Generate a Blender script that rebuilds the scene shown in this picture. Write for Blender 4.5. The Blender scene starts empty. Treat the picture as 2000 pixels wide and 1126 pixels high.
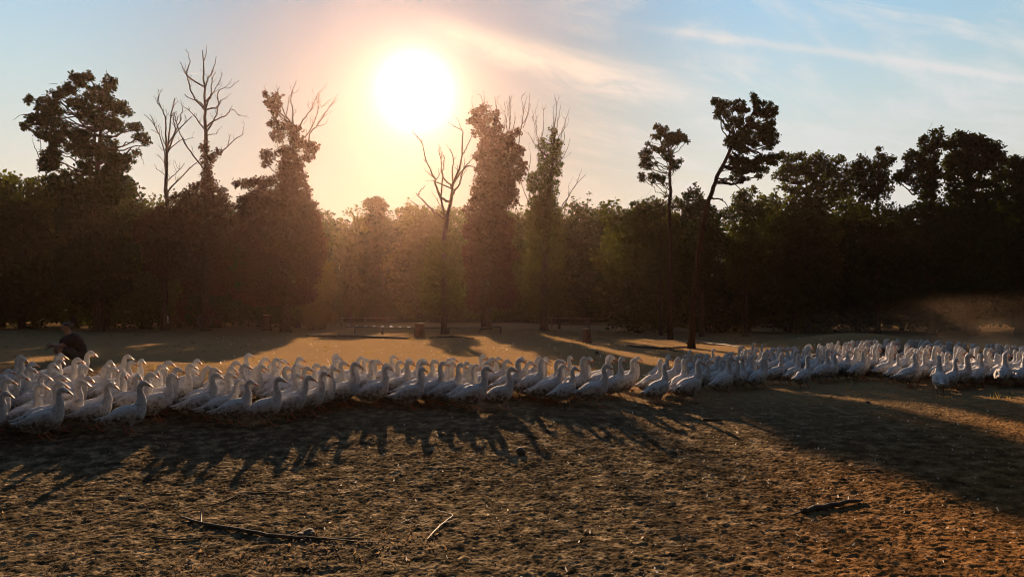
import bpy, bmesh, math, random
import numpy as np
from mathutils import Vector, Matrix

S = bpy.context.scene
COL = S.collection
R = math.radians
random.seed(7)
rng = np.random.default_rng(11)

# ------------------------------------------------------------------ camera
F = 1400.0                       # focal length in pixels of the 2000 px wide photograph
PITCH = R(1.51)
CAM_Z = 1.8
cam = bpy.data.cameras.new('camera'); co = bpy.data.objects.new('camera', cam); COL.objects.link(co)
cam.sensor_width = 36; cam.lens = 36 * F / 2000; cam.clip_end = 4000; cam.clip_start = 0.05
co.location = (0, 0, CAM_Z); co.rotation_euler = (R(90) + PITCH, 0, 0)
S.camera = co
S.render.resolution_x = 1024; S.render.resolution_y = 576
S.cycles.use_denoising = True; S.cycles.filter_width = 1.05; S.cycles.use_adaptive_sampling = False
S.cycles.max_bounces = 7; S.cycles.diffuse_bounces = 3; S.cycles.transmission_bounces = 4
S.cycles.volume_bounces = 1; S.cycles.transparent_max_bounces = 8
S.cycles.caustics_reflective = False; S.cycles.caustics_refractive = False

EXPO = 2.9
S.view_settings.view_transform = 'Standard'; S.view_settings.look = 'None'
S.view_settings.exposure = EXPO; S.view_settings.gamma = 1

def ray(px, py):
    u = (px - 1000) / F; v = (563 - py) / F
    return (u, math.cos(PITCH) - v * math.sin(PITCH), math.sin(PITCH) + v * math.cos(PITCH))
def W(px, py, Y):                # point at depth Y seen at photo pixel px, py
    d = ray(px, py); t = Y / d[1]
    return Vector((d[0] * t, Y, CAM_Z + d[2] * t))

# ------------------------------------------------------------------ sun
sd = Vector(ray(812, 178)).normalized()          # towards the sun
SUN_EL = math.asin(sd.z); SUN_AZ = math.atan2(sd.x, sd.y)
sl = bpy.data.lights.new('sun', 'SUN'); so = bpy.data.objects.new('sun', sl); COL.objects.link(so)
sl.energy = 2.2; sl.angle = R(0.6); sl.color = (1.0, 0.67, 0.42)
sd_l = Matrix.Rotation(R(1.2), 3, 'Z') @ sd
so.rotation_euler = (-sd_l).to_track_quat('-Z', 'Y').to_euler(); so.location = (0, 0, 40)

# ------------------------------------------------------------------ world
wd = bpy.data.worlds.new('World'); S.world = wd; wd.use_nodes = True
wt = wd.node_tree; wt.nodes.clear()
class NT:
    def __init__(s, t): s.t = t
    def n(s, typ, **k):
        o = s.t.nodes.new(typ)
        for a, b in k.items(): setattr(o, a, b)
        return o
    def L(s, a, b): s.t.links.new(a, b)
    def inp(s, sock, v):
        if isinstance(v, bpy.types.NodeSocket): s.L(v, sock)
        elif v is not None:
            if sock.type == 'RGBA' and not hasattr(v, '__len__'): v = (v, v, v, 1)
            elif sock.type == 'RGBA' and len(v) == 3: v = (*v, 1)
            sock.default_value = v
    def m(s, op, a, b=None, c=None, clamp=False):
        o = s.n('ShaderNodeMath', operation=op, use_clamp=clamp)
        for i, v in enumerate((a, b, c)):
            if v is not None: s.inp(o.inputs[i], v)
        return o.outputs[0]
    def vm(s, op, a, b=None):
        o = s.n('ShaderNodeVectorMath', operation=op); s.inp(o.inputs[0], a)
        if b is not None: s.inp(o.inputs[1], b)
        return o
    def mix(s, f, a, b, mode='MIX'):
        o = s.n('ShaderNodeMix', data_type='RGBA', blend_type=mode)
        s.inp(o.inputs[0], f); s.inp(o.inputs[6], a); s.inp(o.inputs[7], b)
        return o.outputs[2]
    def ramp(s, f, stops, interp='LINEAR'):
        o = s.n('ShaderNodeValToRGB'); o.color_ramp.interpolation = interp
        e = o.color_ramp.elements
        while len(e) < len(stops): e.new(0.5)
        for i, (p, c) in enumerate(stops):
            e[i].position = p; e[i].color = (c, c, c, 1) if not hasattr(c, '__len__') else (*c, 1)
        s.inp(o.inputs[0], f); return o.outputs[0]
    def noise(s, vec, scale, detail=3, rough=.55, dist=0):
        o = s.n('ShaderNodeTexNoise'); s.inp(o.inputs['Vector'], vec)
        o.inputs['Scale'].default_value = scale; o.inputs['Detail'].default_value = detail
        o.inputs['Roughness'].default_value = rough; o.inputs['Distortion'].default_value = dist
        return o.outputs[0]
    def smooth(s, v, a, b):
        o = s.n('ShaderNodeMapRange', interpolation_type='SMOOTHSTEP')
        s.inp(o.inputs[0], v); o.inputs[1].default_value = a; o.inputs[2].default_value = b
        return o.outputs[0]

w = NT(wt)
tc = w.n('ShaderNodeTexCoord')
dirn = w.vm('NORMALIZE', tc.outputs['Generated']).outputs[0]
sep = w.n('ShaderNodeSeparateXYZ'); w.L(dirn, sep.inputs[0])
dx, dy, dz = sep.outputs
sdot = w.vm('DOT_PRODUCT', dirn, tuple(sd)).outputs['Value']
ang = w.m('MULTIPLY', w.m('ARCCOSINE', w.m('MINIMUM', sdot, 0.999999)), 180 / math.pi)   # degrees from the sun
nish = w.n('ShaderNodeTexSky', sky_type='NISHITA', sun_disc=False)
nish.sun_elevation = SUN_EL; nish.sun_rotation = SUN_AZ; nish.air_density = 1.2; nish.dust_density = 2.5; nish.altitude = 100
K = 1 / 2 ** EXPO                                # colours below are as seen after exposure
skyr = w.ramp(dz, [(0.0, (.80, .66, .44)), (.07, (.80, .71, .52)), (.16, (.76, .75, .66)), (.27, (.56, .73, .77)), (.38, (.37, .65, .88)), (.48, (.24,.50,.80)), (.75, (.13, .25, .50)), (1.0, (.10, .2, .42))])
away = w.smooth(sdot, -0.5, 0.95)
away = w.m('MULTIPLY_ADD', away, 0.90, 0.10)
base = w.mix(1.0, skyr, away, 'MULTIPLY')
nsc = w.mix(1.0, nish.outputs[0], (.055,) * 3, 'MULTIPLY')
base = w.mix(0.85, nsc, base)
dim = w.m('MULTIPLY_ADD', w.smooth(ang, 28, 5), -.56, 1.0)
base = w.mix(1.0, base, dim, 'MULTIPLY')
# gnomonic sky coordinates for the high clouds in front
yc = w.m('MAXIMUM', dy, 0.05)
p = w.m('DIVIDE', dx, yc); q = w.m('DIVIDE', dz, yc)
cmb = w.n('ShaderNodeCombineXYZ'); w.L(p, cmb.inputs[0]); w.L(w.m('MULTIPLY_ADD', p, 0.25, q), cmb.inputs[1])
mp = w.n('ShaderNodeMapping'); w.L(cmb.outputs[0], mp.inputs[0]); mp.inputs['Scale'].default_value = (1.0, 3.4, 1)
n1 = w.noise(mp.outputs[0], 3.0, 7, .62, .7)
n2 = w.noise(mp.outputs[0], 9.0, 6, .65, .5)
n3 = w.noise(cmb.outputs[0], 30.0, 5, .6, .3)
def band(a, b, c, width, p0, p1, f0, f1, nz, ragged):
    ctr = w.m('ADD', w.m('ADD', w.m('MULTIPLY', p, b), a), w.m('MULTIPLY', w.m('MULTIPLY', p, p), c))
    d = w.m('SUBTRACT', q, ctr)
    d = w.m('ADD', d, w.m('MULTIPLY', w.m('SUBTRACT', nz, .5), ragged))
    g = w.m('EXPONENT', w.m('MULTIPLY', w.m('POWER', w.m('ABSOLUTE', w.m('DIVIDE', d, width)), 2.0), -1))
    return w.m('MULTIPLY', g, w.m('MULTIPLY', w.smooth(p, p0, p0 + f0), w.smooth(p, p1, p1 - f1)))
w1 = w.m('MULTIPLY_ADD', w.m('ADD', p, .15), .055, .012)
b1 = band(.360, -.30, .12, w1, -.15, .42, .10, .30, n2, .035)
b2 = band(.418, -.130, -.008, .0065, .12, 1.4, .22, .1, n3, .008)
t1 = band(.241 + .28 * .507, -.28, 0, .0011, .507, .56, .01, .01, n3, .0)
t2 = band(.324, -.01, 0, .0009, -.47, -.435, .01, .02, n3, .0)
cir = w.m('MULTIPLY', w.smooth(n1, .42, .58), w.smooth(p, -.05, .25))
cir = w.m('MULTIPLY', cir, w.m('MULTIPLY_ADD', w.smooth(n2, .35, .62), .6, .4))
cir = w.m('MULTIPLY', cir, w.m('MULTIPLY_ADD', w.smooth(n3, .3, .65), .35, .65))
veil = w.m('MULTIPLY', w.smooth(p, .15, .6), w.smooth(q, .40, .22))
cl = w.m('MAXIMUM', w.m('MULTIPLY', w.m('MULTIPLY', b1, w.m('MULTIPLY_ADD', w.smooth(n2, .3, .6), .5, .5)), .85), w.m('MULTIPLY', b2, .62))
cl = w.m('MAXIMUM', cl, w.m('MULTIPLY', w.m('ADD', t1, t2), .5))
cl = w.m('ADD', cl, w.m('MULTIPLY', cir, .72))
cl = w.m('ADD', cl, w.m('MULTIPLY', veil, .14))
cl = w.m('MULTIPLY', cl, w.smooth(dy, .1, .5))
cl = w.m('MINIMUM', cl, 1.0)
near = w.smooth(ang, 26, 8)
ccol = w.mix(near, (.72, .74, .74), (.96, .76, .58))
base = w.mix(cl, base, ccol)
# aureole of the sun
def gl(width, amt, powr=1.0):
    e = w.m('EXPONENT', w.m('MULTIPLY', w.m('POWER', w.m('DIVIDE', ang, width), powr), -1))
    return w.m('MULTIPLY', e, amt)
def addc(c0, f, c): return w.mix(1.0, c0, w.mix(1.0, c, f, 'MULTIPLY'), 'ADD')
base = addc(base, gl(10, .13, 1.5), (.95, .50, .28))
base = addc(base, gl(3.8, .45, 1.8), (1.0, .75, .35))
base = addc(base, gl(2.0, 2.4, 2.0), (1.0, .97, .85))
fin = w.mix(1.0, base, (K,) * 3, 'MULTIPLY')
bg = w.n('ShaderNodeBackground'); w.L(fin, bg.inputs[0]); bg.inputs[1].default_value = 1.0
wo = w.n('ShaderNodeOutputWorld'); w.L(bg.outputs[0], wo.inputs[0])
wd.cycles.sampling_method = 'MANUAL'; wd.cycles.sample_map_resolution = 1024

# ------------------------------------------------------------------ materials
def material(name):
    m = bpy.data.materials.new(name); m.use_nodes = True; t = NT(m.node_tree); m.node_tree.nodes.clear()
    out = t.n('ShaderNodeOutputMaterial')
    return m, t, out
def principled(t, out, color, rough=.8, spec=.3, bump=None, bstr=.3, bdist=.02, **kw):
    b = t.n('ShaderNodeBsdfPrincipled')
    t.inp(b.inputs['Base Color'], color); t.inp(b.inputs['Roughness'], rough); b.inputs['Specular IOR Level'].default_value = spec
    for k, v in kw.items(): t.inp(b.inputs[k], v)
    if bump is not None:
        bn = t.n('ShaderNodeBump'); bn.inputs['Strength'].default_value = bstr; bn.inputs['Distance'].default_value = bdist
        t.L(bump, bn.inputs['Height']); t.L(bn.outputs[0], b.inputs['Normal'])
    t.L(b.outputs[0], out.inputs[0]); return b
def simple(name, c1, c2, scale=8, rough=.8, spec=.2, bstr=.3, bdist=.01, stretch=(1, 1, 1), **kw):
    m, t, out = material(name)
    tcn = t.n('ShaderNodeTexCoord'); mpn = t.n('ShaderNodeMapping'); t.L(tcn.outputs['Object'], mpn.inputs[0]); mpn.inputs['Scale'].default_value = stretch
    nz = t.noise(mpn.outputs[0], scale, 5, .6)
    principled(t, out, t.ramp(nz, [(.35, c1), (.65, c2)]), rough, spec, nz, bstr, bdist, **kw)
    return m
def leafmat(name, c1, c2, transl, k=.35):
    m, t, out = material(name)
    g = t.n('ShaderNodeNewGeometry'); oi = t.n('ShaderNodeObjectInfo'); tcn = t.n('ShaderNodeTexCoord')
    nz = t.noise(tcn.outputs['Object'], .8, 3, .6)
    f = t.m('ADD', t.m('MULTIPLY', g.outputs['Random Per Island'], .25), t.m('MULTIPLY', nz, .6))
    f = t.m('ADD', f, t.m('MULTIPLY', oi.outputs['Random'], .2))
    c = t.ramp(f, [(.2, c1), (.8, c2)])
    d = t.n('ShaderNodeBsdfDiffuse'); t.L(c, d.inputs[0])
    tr = t.n('ShaderNodeBsdfTranslucent'); t.L(t.mix(1.0, c, transl, 'MULTIPLY'), tr.inputs[0])
    ms = t.n('ShaderNodeMixShader'); ms.inputs[0].default_value = k
    t.L(d.outputs[0], ms.inputs[1]); t.L(tr.outputs[0], ms.inputs[2]); t.L(ms.outputs[0], out.inputs[0])
    return m
M = {}
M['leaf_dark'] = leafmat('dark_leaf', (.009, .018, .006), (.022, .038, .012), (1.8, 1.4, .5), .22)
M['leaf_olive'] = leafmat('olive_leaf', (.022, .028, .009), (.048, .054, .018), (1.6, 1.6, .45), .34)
M['leaf_red'] = leafmat('ivy_leaf', (.022, .014, .010), (.046, .026, .016), (1.8, 1.1, .5), .22)
M['leaf_yellow'] = leafmat('backlit_leaf', (.038, .036, .010), (.075, .066, .018), (1.9, 1.6, .5), .40)
M['needle'] = leafmat('pine_needle', (.016, .021, .010), (.032, .036, .014), (1.4, 1.4, .6), .25)
M['bark'] = simple('bark', (.020, .015, .011), (.055, .040, .028), 14, .95, .0, .6, .02, (1, 1, .25))
M['bark_pale'] = simple('weathered_bark', (.07, .055, .045), (.15, .12, .095), 16, .85, .15, .4, .01, (1, 1, .25))
M['pine_bark'] = simple('pine_bark', (.018, .011, .008), (.046, .026, .016), 12, .95, .0, .6, .02, (1, 1, .3))
M['wood'] = simple('weathered_wood', (.06, .045, .032), (.13, .10, .07), 10, .8, .2, .3, .01, (1, 6, 6))
M['stump'] = simple('reddish_cut_wood', (.10, .045, .028), (.20, .095, .055), 12, .85, .15, .5, .01, (1, 1, .3))
M['cut'] = simple('cut_wood', (.22, .15, .09), (.32, .23, .14), 20, .8, .2, .2, .005)
M['rubber'] = simple('old_rubber', (.018, .018, .018), (.04, .038, .035), 20, .7, .3, .3, .01)
M['glint_white'] = simple('glint_white', (.6, .6, .58), (.75, .75, .72), 6, .4, .5, .05, .002)
M['pale'] = simple('pale_sheet_metal', (.30, .31, .32), (.45, .46, .46), 6, .45, .5, .1, .003)
M['stone'] = simple('dark_stone', (.035, .03, .025), (.08, .07, .055), 14, .8, .3, .6, .01)
M['dead_branch'] = simple('dead_branch_bark', (.03, .022, .015), (.09, .065, .04), 22, .85, .15, .5, .004, (1, 1, .4))
M['twig_pale'] = simple('pale_bare_twig', (.14, .10, .06), (.26, .19, .12), 25, .7, .25, .3, .003)
M['litter'] = leafmat('dry_leaf_litter', (.16, .10, .05), (.45, .36, .25), (1, .85, .6), .3)
M['feather_bit'] = leafmat('shed_feather', (.6, .56, .5), (.85, .82, .76), (1, .95, .85), .35)
M['skin'] = simple('skin', (.17, .085, .055), (.24, .12, .08), 12, .55, .4, .05, .002)
M['hair'] = simple('dark_hair', (.012, .009, .007), (.03, .022, .017), 60, .6, .4, .5, .004)
M['shirt'] = simple('black_cotton', (.006, .006, .007), (.012, .012, .013), 18, .9, .15, .3, .006)
M['shorts'] = simple('charcoal_cloth', (.02, .02, .022), (.035, .034, .034), 18, .9, .15, .3, .006)
M['shoe'] = simple('grey_shoe', (.12, .11, .10), (.22, .20, .18), 20, .8, .3, .1, .002)
M['grassblade'] = leafmat('dry_grass', (.12, .10, .04), (.25, .2, .09), (1.3, 1.1, .5), .4)

def goosemat(name, dirty):
    m, t, out = material(name)
    tcn = t.n('ShaderNodeTexCoord'); oi = t.n('ShaderNodeObjectInfo')
    ob = tcn.outputs['Object']
    add = t.vm('ADD', ob, None); t.L(t.m('MULTIPLY', oi.outputs['Random'], 20), add.inputs[1])
    nz = t.noise(add.outputs[0], 14, 5, .65)
    mpn = t.n('ShaderNodeMapping'); t.L(ob, mpn.inputs[0]); mpn.inputs['Scale'].default_value = (1, 1, 2.2)
    vor = t.n('ShaderNodeTexVoronoi'); vor.inputs['Scale'].default_value = 34; t.L(mpn.outputs[0], vor.inputs['Vector'])
    fine = t.noise(mpn.outputs[0], 55, 3, .6)
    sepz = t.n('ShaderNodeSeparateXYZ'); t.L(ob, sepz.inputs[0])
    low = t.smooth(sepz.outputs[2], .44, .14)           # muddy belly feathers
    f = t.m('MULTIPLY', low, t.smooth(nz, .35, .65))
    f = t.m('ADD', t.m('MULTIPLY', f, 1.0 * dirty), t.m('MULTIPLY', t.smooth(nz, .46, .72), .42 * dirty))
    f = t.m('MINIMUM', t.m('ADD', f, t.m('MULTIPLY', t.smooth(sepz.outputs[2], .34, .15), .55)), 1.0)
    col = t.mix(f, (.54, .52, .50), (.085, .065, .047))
    h = t.m('ADD', t.m('MULTIPLY', vor.outputs['Distance'], -1.2), t.m('MULTIPLY', fine, .8))
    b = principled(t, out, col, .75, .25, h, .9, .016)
    b.inputs['Sheen Weight'].default_value = .7; b.inputs['Sheen Roughness'].default_value = .22; b.inputs['Sheen Tint'].default_value = (1, .85, .65, 1)
    b.inputs['Subsurface Weight'].default_value = .12; b.inputs['Subsurface Radius'].default_value = (.02, .014, .01); b.inputs['Subsurface Scale'].default_value = .6
    return m
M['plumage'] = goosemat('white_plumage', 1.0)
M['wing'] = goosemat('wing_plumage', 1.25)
M['orange'] = simple('orange_horn', (.30, .085, .02), (.40, .13, .035), 20, .45, .4, .1, .002)
M['leg'] = simple('orange_leg_skin', (.26, .06, .018), (.36, .10, .03), 30, .5, .4, .2, .002)
M['eye'] = simple('dark_eye', (.01, .01, .012), (.02, .02, .025), 10, .15, .6, 0, .001)

# ground material
gm, t, out = material('trampled_earth')
geo = t.n('ShaderNodeNewGeometry'); pos = geo.outputs['Position']
a1 = t.noise(pos, .35, 5, .6); a2 = t.noise(pos, 5, 5, .65); a3 = t.noise(pos, 26, 5, .65)
vor = t.n('ShaderNodeTexVoronoi'); vor.inputs['Scale'].default_value = 17; t.L(pos, vor.inputs['Vector'])
sp = t.n('ShaderNodeSeparateXYZ'); t.L(pos, sp.inputs[0])
cE = t.ramp(a2, [(.3, (.020, .016, .010)), (.5, (.070, .053, .031)), (.72, (.25, .185, .108))])  # soil tones; sunlit flecks and shaded pits are put into the contrast
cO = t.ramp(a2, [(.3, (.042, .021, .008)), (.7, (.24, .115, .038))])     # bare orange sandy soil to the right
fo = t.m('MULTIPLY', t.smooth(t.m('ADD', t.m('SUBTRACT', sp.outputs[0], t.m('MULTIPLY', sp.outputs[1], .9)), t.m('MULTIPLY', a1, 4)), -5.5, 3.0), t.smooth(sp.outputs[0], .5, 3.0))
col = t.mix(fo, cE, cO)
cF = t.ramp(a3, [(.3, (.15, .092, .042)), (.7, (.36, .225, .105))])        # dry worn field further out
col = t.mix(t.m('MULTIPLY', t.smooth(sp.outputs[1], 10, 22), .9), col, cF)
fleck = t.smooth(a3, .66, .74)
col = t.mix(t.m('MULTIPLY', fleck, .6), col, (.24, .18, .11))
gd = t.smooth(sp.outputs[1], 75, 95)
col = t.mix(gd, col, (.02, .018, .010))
hh = t.m('ADD', t.m('MULTIPLY', a3, 1.0), t.m('MULTIPLY', vor.outputs['Distance'], 1.1))
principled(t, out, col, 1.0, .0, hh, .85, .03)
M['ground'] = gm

# ------------------------------------------------------------------ mesh helpers
def tag(o, label=None, cat=None, group=None, kind=None):
    if label: o['label'] = label
    if cat: o['category'] = cat
    if group: o['group'] = group
    if kind: o['kind'] = kind
    return o
def empty(name, loc, rz=0, **k):
    o = bpy.data.objects.new(name, None); COL.objects.link(o); o.location = loc; o.rotation_euler[2] = rz
    o.empty_display_size = .2
    return tag(o, **k)
def link(name, me, parent=None, **k):
    o = bpy.data.objects.new(name, me); COL.objects.link(o)
    if parent is not None: o.parent = parent
    return tag(o, **k)
class MB:
    def __init__(s): s.v = []; s.f = []; s.n = 0; s.mi = []
    def add(s, v, f, mi=0):
        v = np.asarray(v, float).reshape(-1, 3); f = np.asarray(f, int)
        if len(v) == 0: return
        s.v.append(v); s.f.append(f + s.n); s.n += len(v); s.mi.append(np.full(len(f), mi))
    def mesh(s, name, mats, smooth=False):
        me = bpy.data.meshes.new(name)
        v = np.vstack(s.v)
        me.vertices.add(len(v)); me.vertices.foreach_set('co', v.astype(np.float32).ravel())
        k = [a.shape[1] for a in s.f]
        loops = np.concatenate([a.ravel() for a in s.f]); tot = np.concatenate([np.full(len(a), a.shape[1]) for a in s.f])
        start = np.concatenate([[0], np.cumsum(tot)[:-1]])
        me.loops.add(len(loops)); me.loops.foreach_set('vertex_index', loops.astype(np.int32))
        me.polygons.add(len(tot)); me.polygons.foreach_set('loop_start', start.astype(np.int32))
        me.polygons.foreach_set('loop_total', tot.astype(np.int32))
        me.polygons.foreach_set('material_index', np.concatenate(s.mi).astype(np.int32))
        me.polygons.foreach_set('use_smooth', np.full(len(tot), smooth))
        for m in (mats if isinstance(mats, (list, tuple)) else [mats]): me.materials.append(m)
        me.update(calc_edges=True); me.validate()
        return me
def tube(mb, pts, rad, sides=6, mi=0, cap=True):
    pts = np.asarray(pts, float); n = len(pts)
    rad = np.interp(np.linspace(0, 1, n), np.linspace(0, 1, len(rad)), rad)
    tan = np.gradient(pts, axis=0); tan /= np.linalg.norm(tan, axis=1)[:, None] + 1e-9
    ref = np.array([0, 0, 1.0]) if abs(tan[0][2]) < .8 else np.array([1.0, 0, 0])
    a = np.linspace(0, 2 * math.pi, sides, endpoint=False); rings = []
    for i in range(n):
        x = np.cross(tan[i], ref); x /= np.linalg.norm(x) + 1e-9; y = np.cross(tan[i], x); ref = -np.cross(tan[i], x) if False else ref
        rings.append(pts[i] + rad[i] * (np.cos(a)[:, None] * x + np.sin(a)[:, None] * y))
    v = np.vstack(rings); f = []
    for i in range(n - 1):
        for j in range(sides):
            k = (j + 1) % sides
            f.append((i * sides + j, i * sides + k, (i + 1) * sides + k, (i + 1) * sides + j))
    mb.add(v, f, mi)
    if cap:
        for i in (0, n - 1):
            if rad[i] > .012: mb.add(rings[i], [list(range(sides))], mi)
def wiggle(pts, amt, seg=3, r=None):
    """resample a polyline smoothly and shake it a little"""
    r = r or random
    P = [np.asarray(q, float) for q in pts]; out = []
    for i in range(len(P) - 1):
        p0 = P[max(i - 1, 0)]; p1 = P[i]; p2 = P[i + 1]; p3 = P[min(i + 2, len(P) - 1)]
        for k in range(seg):
            t_ = k / seg
            c = .5 * ((2 * p1) + (-p0 + p2) * t_ + (2 * p0 - 5 * p1 + 4 * p2 - p3) * t_ ** 2 + (-p0 + 3 * p1 - 3 * p2 + p3) * t_ ** 3)
            if i + k > 0: c = c + np.array([r.gauss(0, amt), r.gauss(0, amt), r.gauss(0, amt)])
            out.append(c)
    out.append(P[-1]); return np.array(out)
def leaves(mb, centers, per, spread, size, mi=0, flat=1.0):
    """`per` small kite-shaped leaves scattered round every clump centre"""
    centers = np.asarray(centers, float)
    if len(centers) == 0: return
    c = np.repeat(centers, per, axis=0); n = len(c)
    o = rng.normal(size=(n, 3)); o /= np.linalg.norm(o, axis=1)[:, None]; o *= (rng.random(n) ** .5)[:, None] * spread
    o[:, 2] *= flat; c = c + o
    a = rng.normal(size=(n, 3)); a[:, 2] *= .7; a /= np.linalg.norm(a, axis=1)[:, None]
    b = np.cross(a, rng.normal(size=(n, 3))); b /= np.linalg.norm(b, axis=1)[:, None]
    s = size * (.6 + .8 * rng.random(n))[:, None]
    v = np.stack([c - a * s * .5, c + b * s * .32 - a * s * .05, c + a * s * .5, c - b * s * .32 - a * s * .05], axis=1).reshape(-1, 3)
    f = np.arange(4 * n).reshape(n, 4)
    mb.add(v, f, mi)
def vnoise(x, y, seed=0):
    xi = np.floor(x).astype(np.int64); yi = np.floor(y).astype(np.int64); fx = x - xi; fy = y - yi
    def h(a, b):
        n = (a * 374761393 + b * 668265263 + seed * 974634777) & 0xffffffff
        n = ((n ^ (n >> 13)) * 1274126177) & 0xffffffff
        return ((n ^ (n >> 16)) & 0xffff) / 65535.0
    fx = fx * fx * (3 - 2 * fx); fy = fy * fy * (3 - 2 * fy)
    return (h(xi, yi) * (1 - fx) + h(xi + 1, yi) * fx) * (1 - fy) + (h(xi, yi + 1) * (1 - fx) + h(xi + 1, yi + 1) * fx) * fy
def sst(x, a, b):
    t_ = np.clip((x - a) / (b - a), 0, 1); return t_ * t_ * (3 - 2 * t_)

# ------------------------------------------------------------------ ground
def terr(x, y):
    x = np.asarray(x, float); y = np.asarray(y, float)
    z = -.38 * sst(y, 15.5, 7.5)
    z = z + .46 * np.exp(-((x + 11) / 6.0) ** 2 - ((y - 17.2) / 3.8) ** 2)
    z = z - .24 * sst(x, .5, 6) * sst(y, 9, 14)
    z = z + .80 * np.exp(-((x - 16.5) / 4.2) ** 2 - ((y - 34.5) / 3.2) ** 2)
    z = z + .05 * (vnoise(x * .35, y * .35, 3) - .5) + .03 * (vnoise(x * 1.1, y * 1.1, 4) - .5)
    return z
def T(x, y): return float(terr(x, y))
def axis(segs):
    o = [segs[0][0]]
    for a, b, d0, d1 in segs:
        v = a
        while v < b - 1e-6:
            t_ = (v - a) / (b - a); v = min(b, v + d0 * (d1 / d0) ** t_); o.append(v)
    return np.array(sorted(set(np.round(o, 5))))
xs = axis([(-300, -40, 60, 5), (-40, -14, 2, .2), (-14, -8, .12, .035), (-8, 8, .026, .026), (8, 14, .035, .12), (14, 40, .2, 2), (40, 300, 5, 60)])
ys = axis([(-60, 0, 20, 1), (0, 4.6, .5, .06), (4.6, 9, .020, .024), (9, 16, .026, .07), (16, 60, .1, 1.5), (60, 300, 3, 40)])
X, Y_ = np.meshgrid(xs, ys)
Z = terr(X, Y_)
fade = sst(Y_, 30, 14) * sst(np.abs(X), 16, 11)
d1 = vnoise(X * 21 + 3 * vnoise(X * 7, Y_ * 7, 5), Y_ * 25, 1); d2 = vnoise(X * 38, Y_ * 46, 2); d3 = vnoise(X * 5.5, Y_ * 6.5, 9)
clod = np.abs(d1 - .5) * 2
Z = Z + fade * (.023 * (1 - clod) ** 1.4 + .015 * d2 + .016 * d3 - .030)
nx, ny = len(xs), len(ys)
gi = np.arange(nx * ny).reshape(ny, nx)
gf = np.stack([gi[:-1, :-1], gi[:-1, 1:], gi[1:, 1:], gi[1:, :-1]], axis=-1).reshape(-1, 4)
mb = MB(); mb.add(np.stack([X, Y_, Z], -1).reshape(-1, 3), gf)
link('ground', mb.mesh('ground', M['ground'], True), kind='structure')

def solve(px, py, h):
    """ground point whose top (h above the ground) is seen at the photo pixel"""
    d = ray(px, py)
    ts = np.linspace(5, 70, 2600)
    gx = d[0] / d[1] * ts; z = CAM_Z + d[2] / d[1] * ts
    s = z - (terr(gx, ts) + h)
    k = np.where(s <= 0)[0]
    i = k[0] if len(k) else len(ts) - 1
    return float(gx[i]), float(ts[i])
def proj(x, y, z):
    c, s = math.cos(PITCH), math.sin(PITCH); zz = z - CAM_Z
    f = y * c + zz * s; u = zz * c - y * s
    return 1000 + F * x / f, 563 - F * u / f

# ------------------------------------------------------------------ trees
def ell_clumps(c, r, n, r0=.45):
    o = rng.normal(size=(n, 3)); o /= np.linalg.norm(o, axis=1)[:, None]
    k = (r0 ** 3 + (1 - r0 ** 3) * rng.random(n)) ** (1 / 3)
    return np.asarray(c) + o * k[:, None] * np.asarray(r)
class Off:                                   # photo pixel -> local metres of a tree standing at depth Y
    def __init__(s, pxb, Y, ox=0, oy=0, sc=1.0):
        s.Y = Y; gx = W(pxb, 600, Y).x; s.base = Vector((gx, Y, T(gx, Y) - .05)); s.ox = ox; s.oy = oy; s.sc = sc
    def __call__(s, q, raw=False, dy=0):
        px, py = (q[0], q[1]) if raw else (s.ox + q[0] / s.sc, s.oy + q[1] / s.sc)
        p_ = W(px, py, s.Y + dy) - s.base
        return np.array(p_)
def twigs(mb, pts, r, n, ln, rad):
    for _ in range(n):
        i = r.randrange(max(1, len(pts) // 4), len(pts)); p0 = pts[i]
        d = pts[min(i + 1, len(pts) - 1)] - pts[i - 1]; d = d / (np.linalg.norm(d) + 1e-6)
        d = d + np.array([r.gauss(0, .55), r.gauss(0, .55), r.uniform(-.1, .6)]); d /= np.linalg.norm(d)
        L_ = ln * r.uniform(.4, 1.1)
        q = [p0, p0 + d * L_ * .5 + np.array([r.gauss(0, .06), 0, r.gauss(0, .06)]) * L_, p0 + d * L_ + np.array([r.gauss(0, .15), r.gauss(0, .15), .12]) * L_]
        w_ = wiggle(q, .012 * L_, 3, r); tube(mb, w_, [rad, rad * .35], 4, cap=False)
        if L_ > ln * .6:
            for _k in range(2):
                j = r.randrange(2, len(w_)); e = d + np.array([r.gauss(0, .6), r.gauss(0, .6), r.gauss(.1, .4)]); e /= np.linalg.norm(e)
                tube(mb, [w_[j], w_[j] + e * L_ * .22, w_[j] + e * L_ * .42 + np.array([0, 0, .03])], [rad * .5, rad * .3], 3, cap=False)
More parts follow.
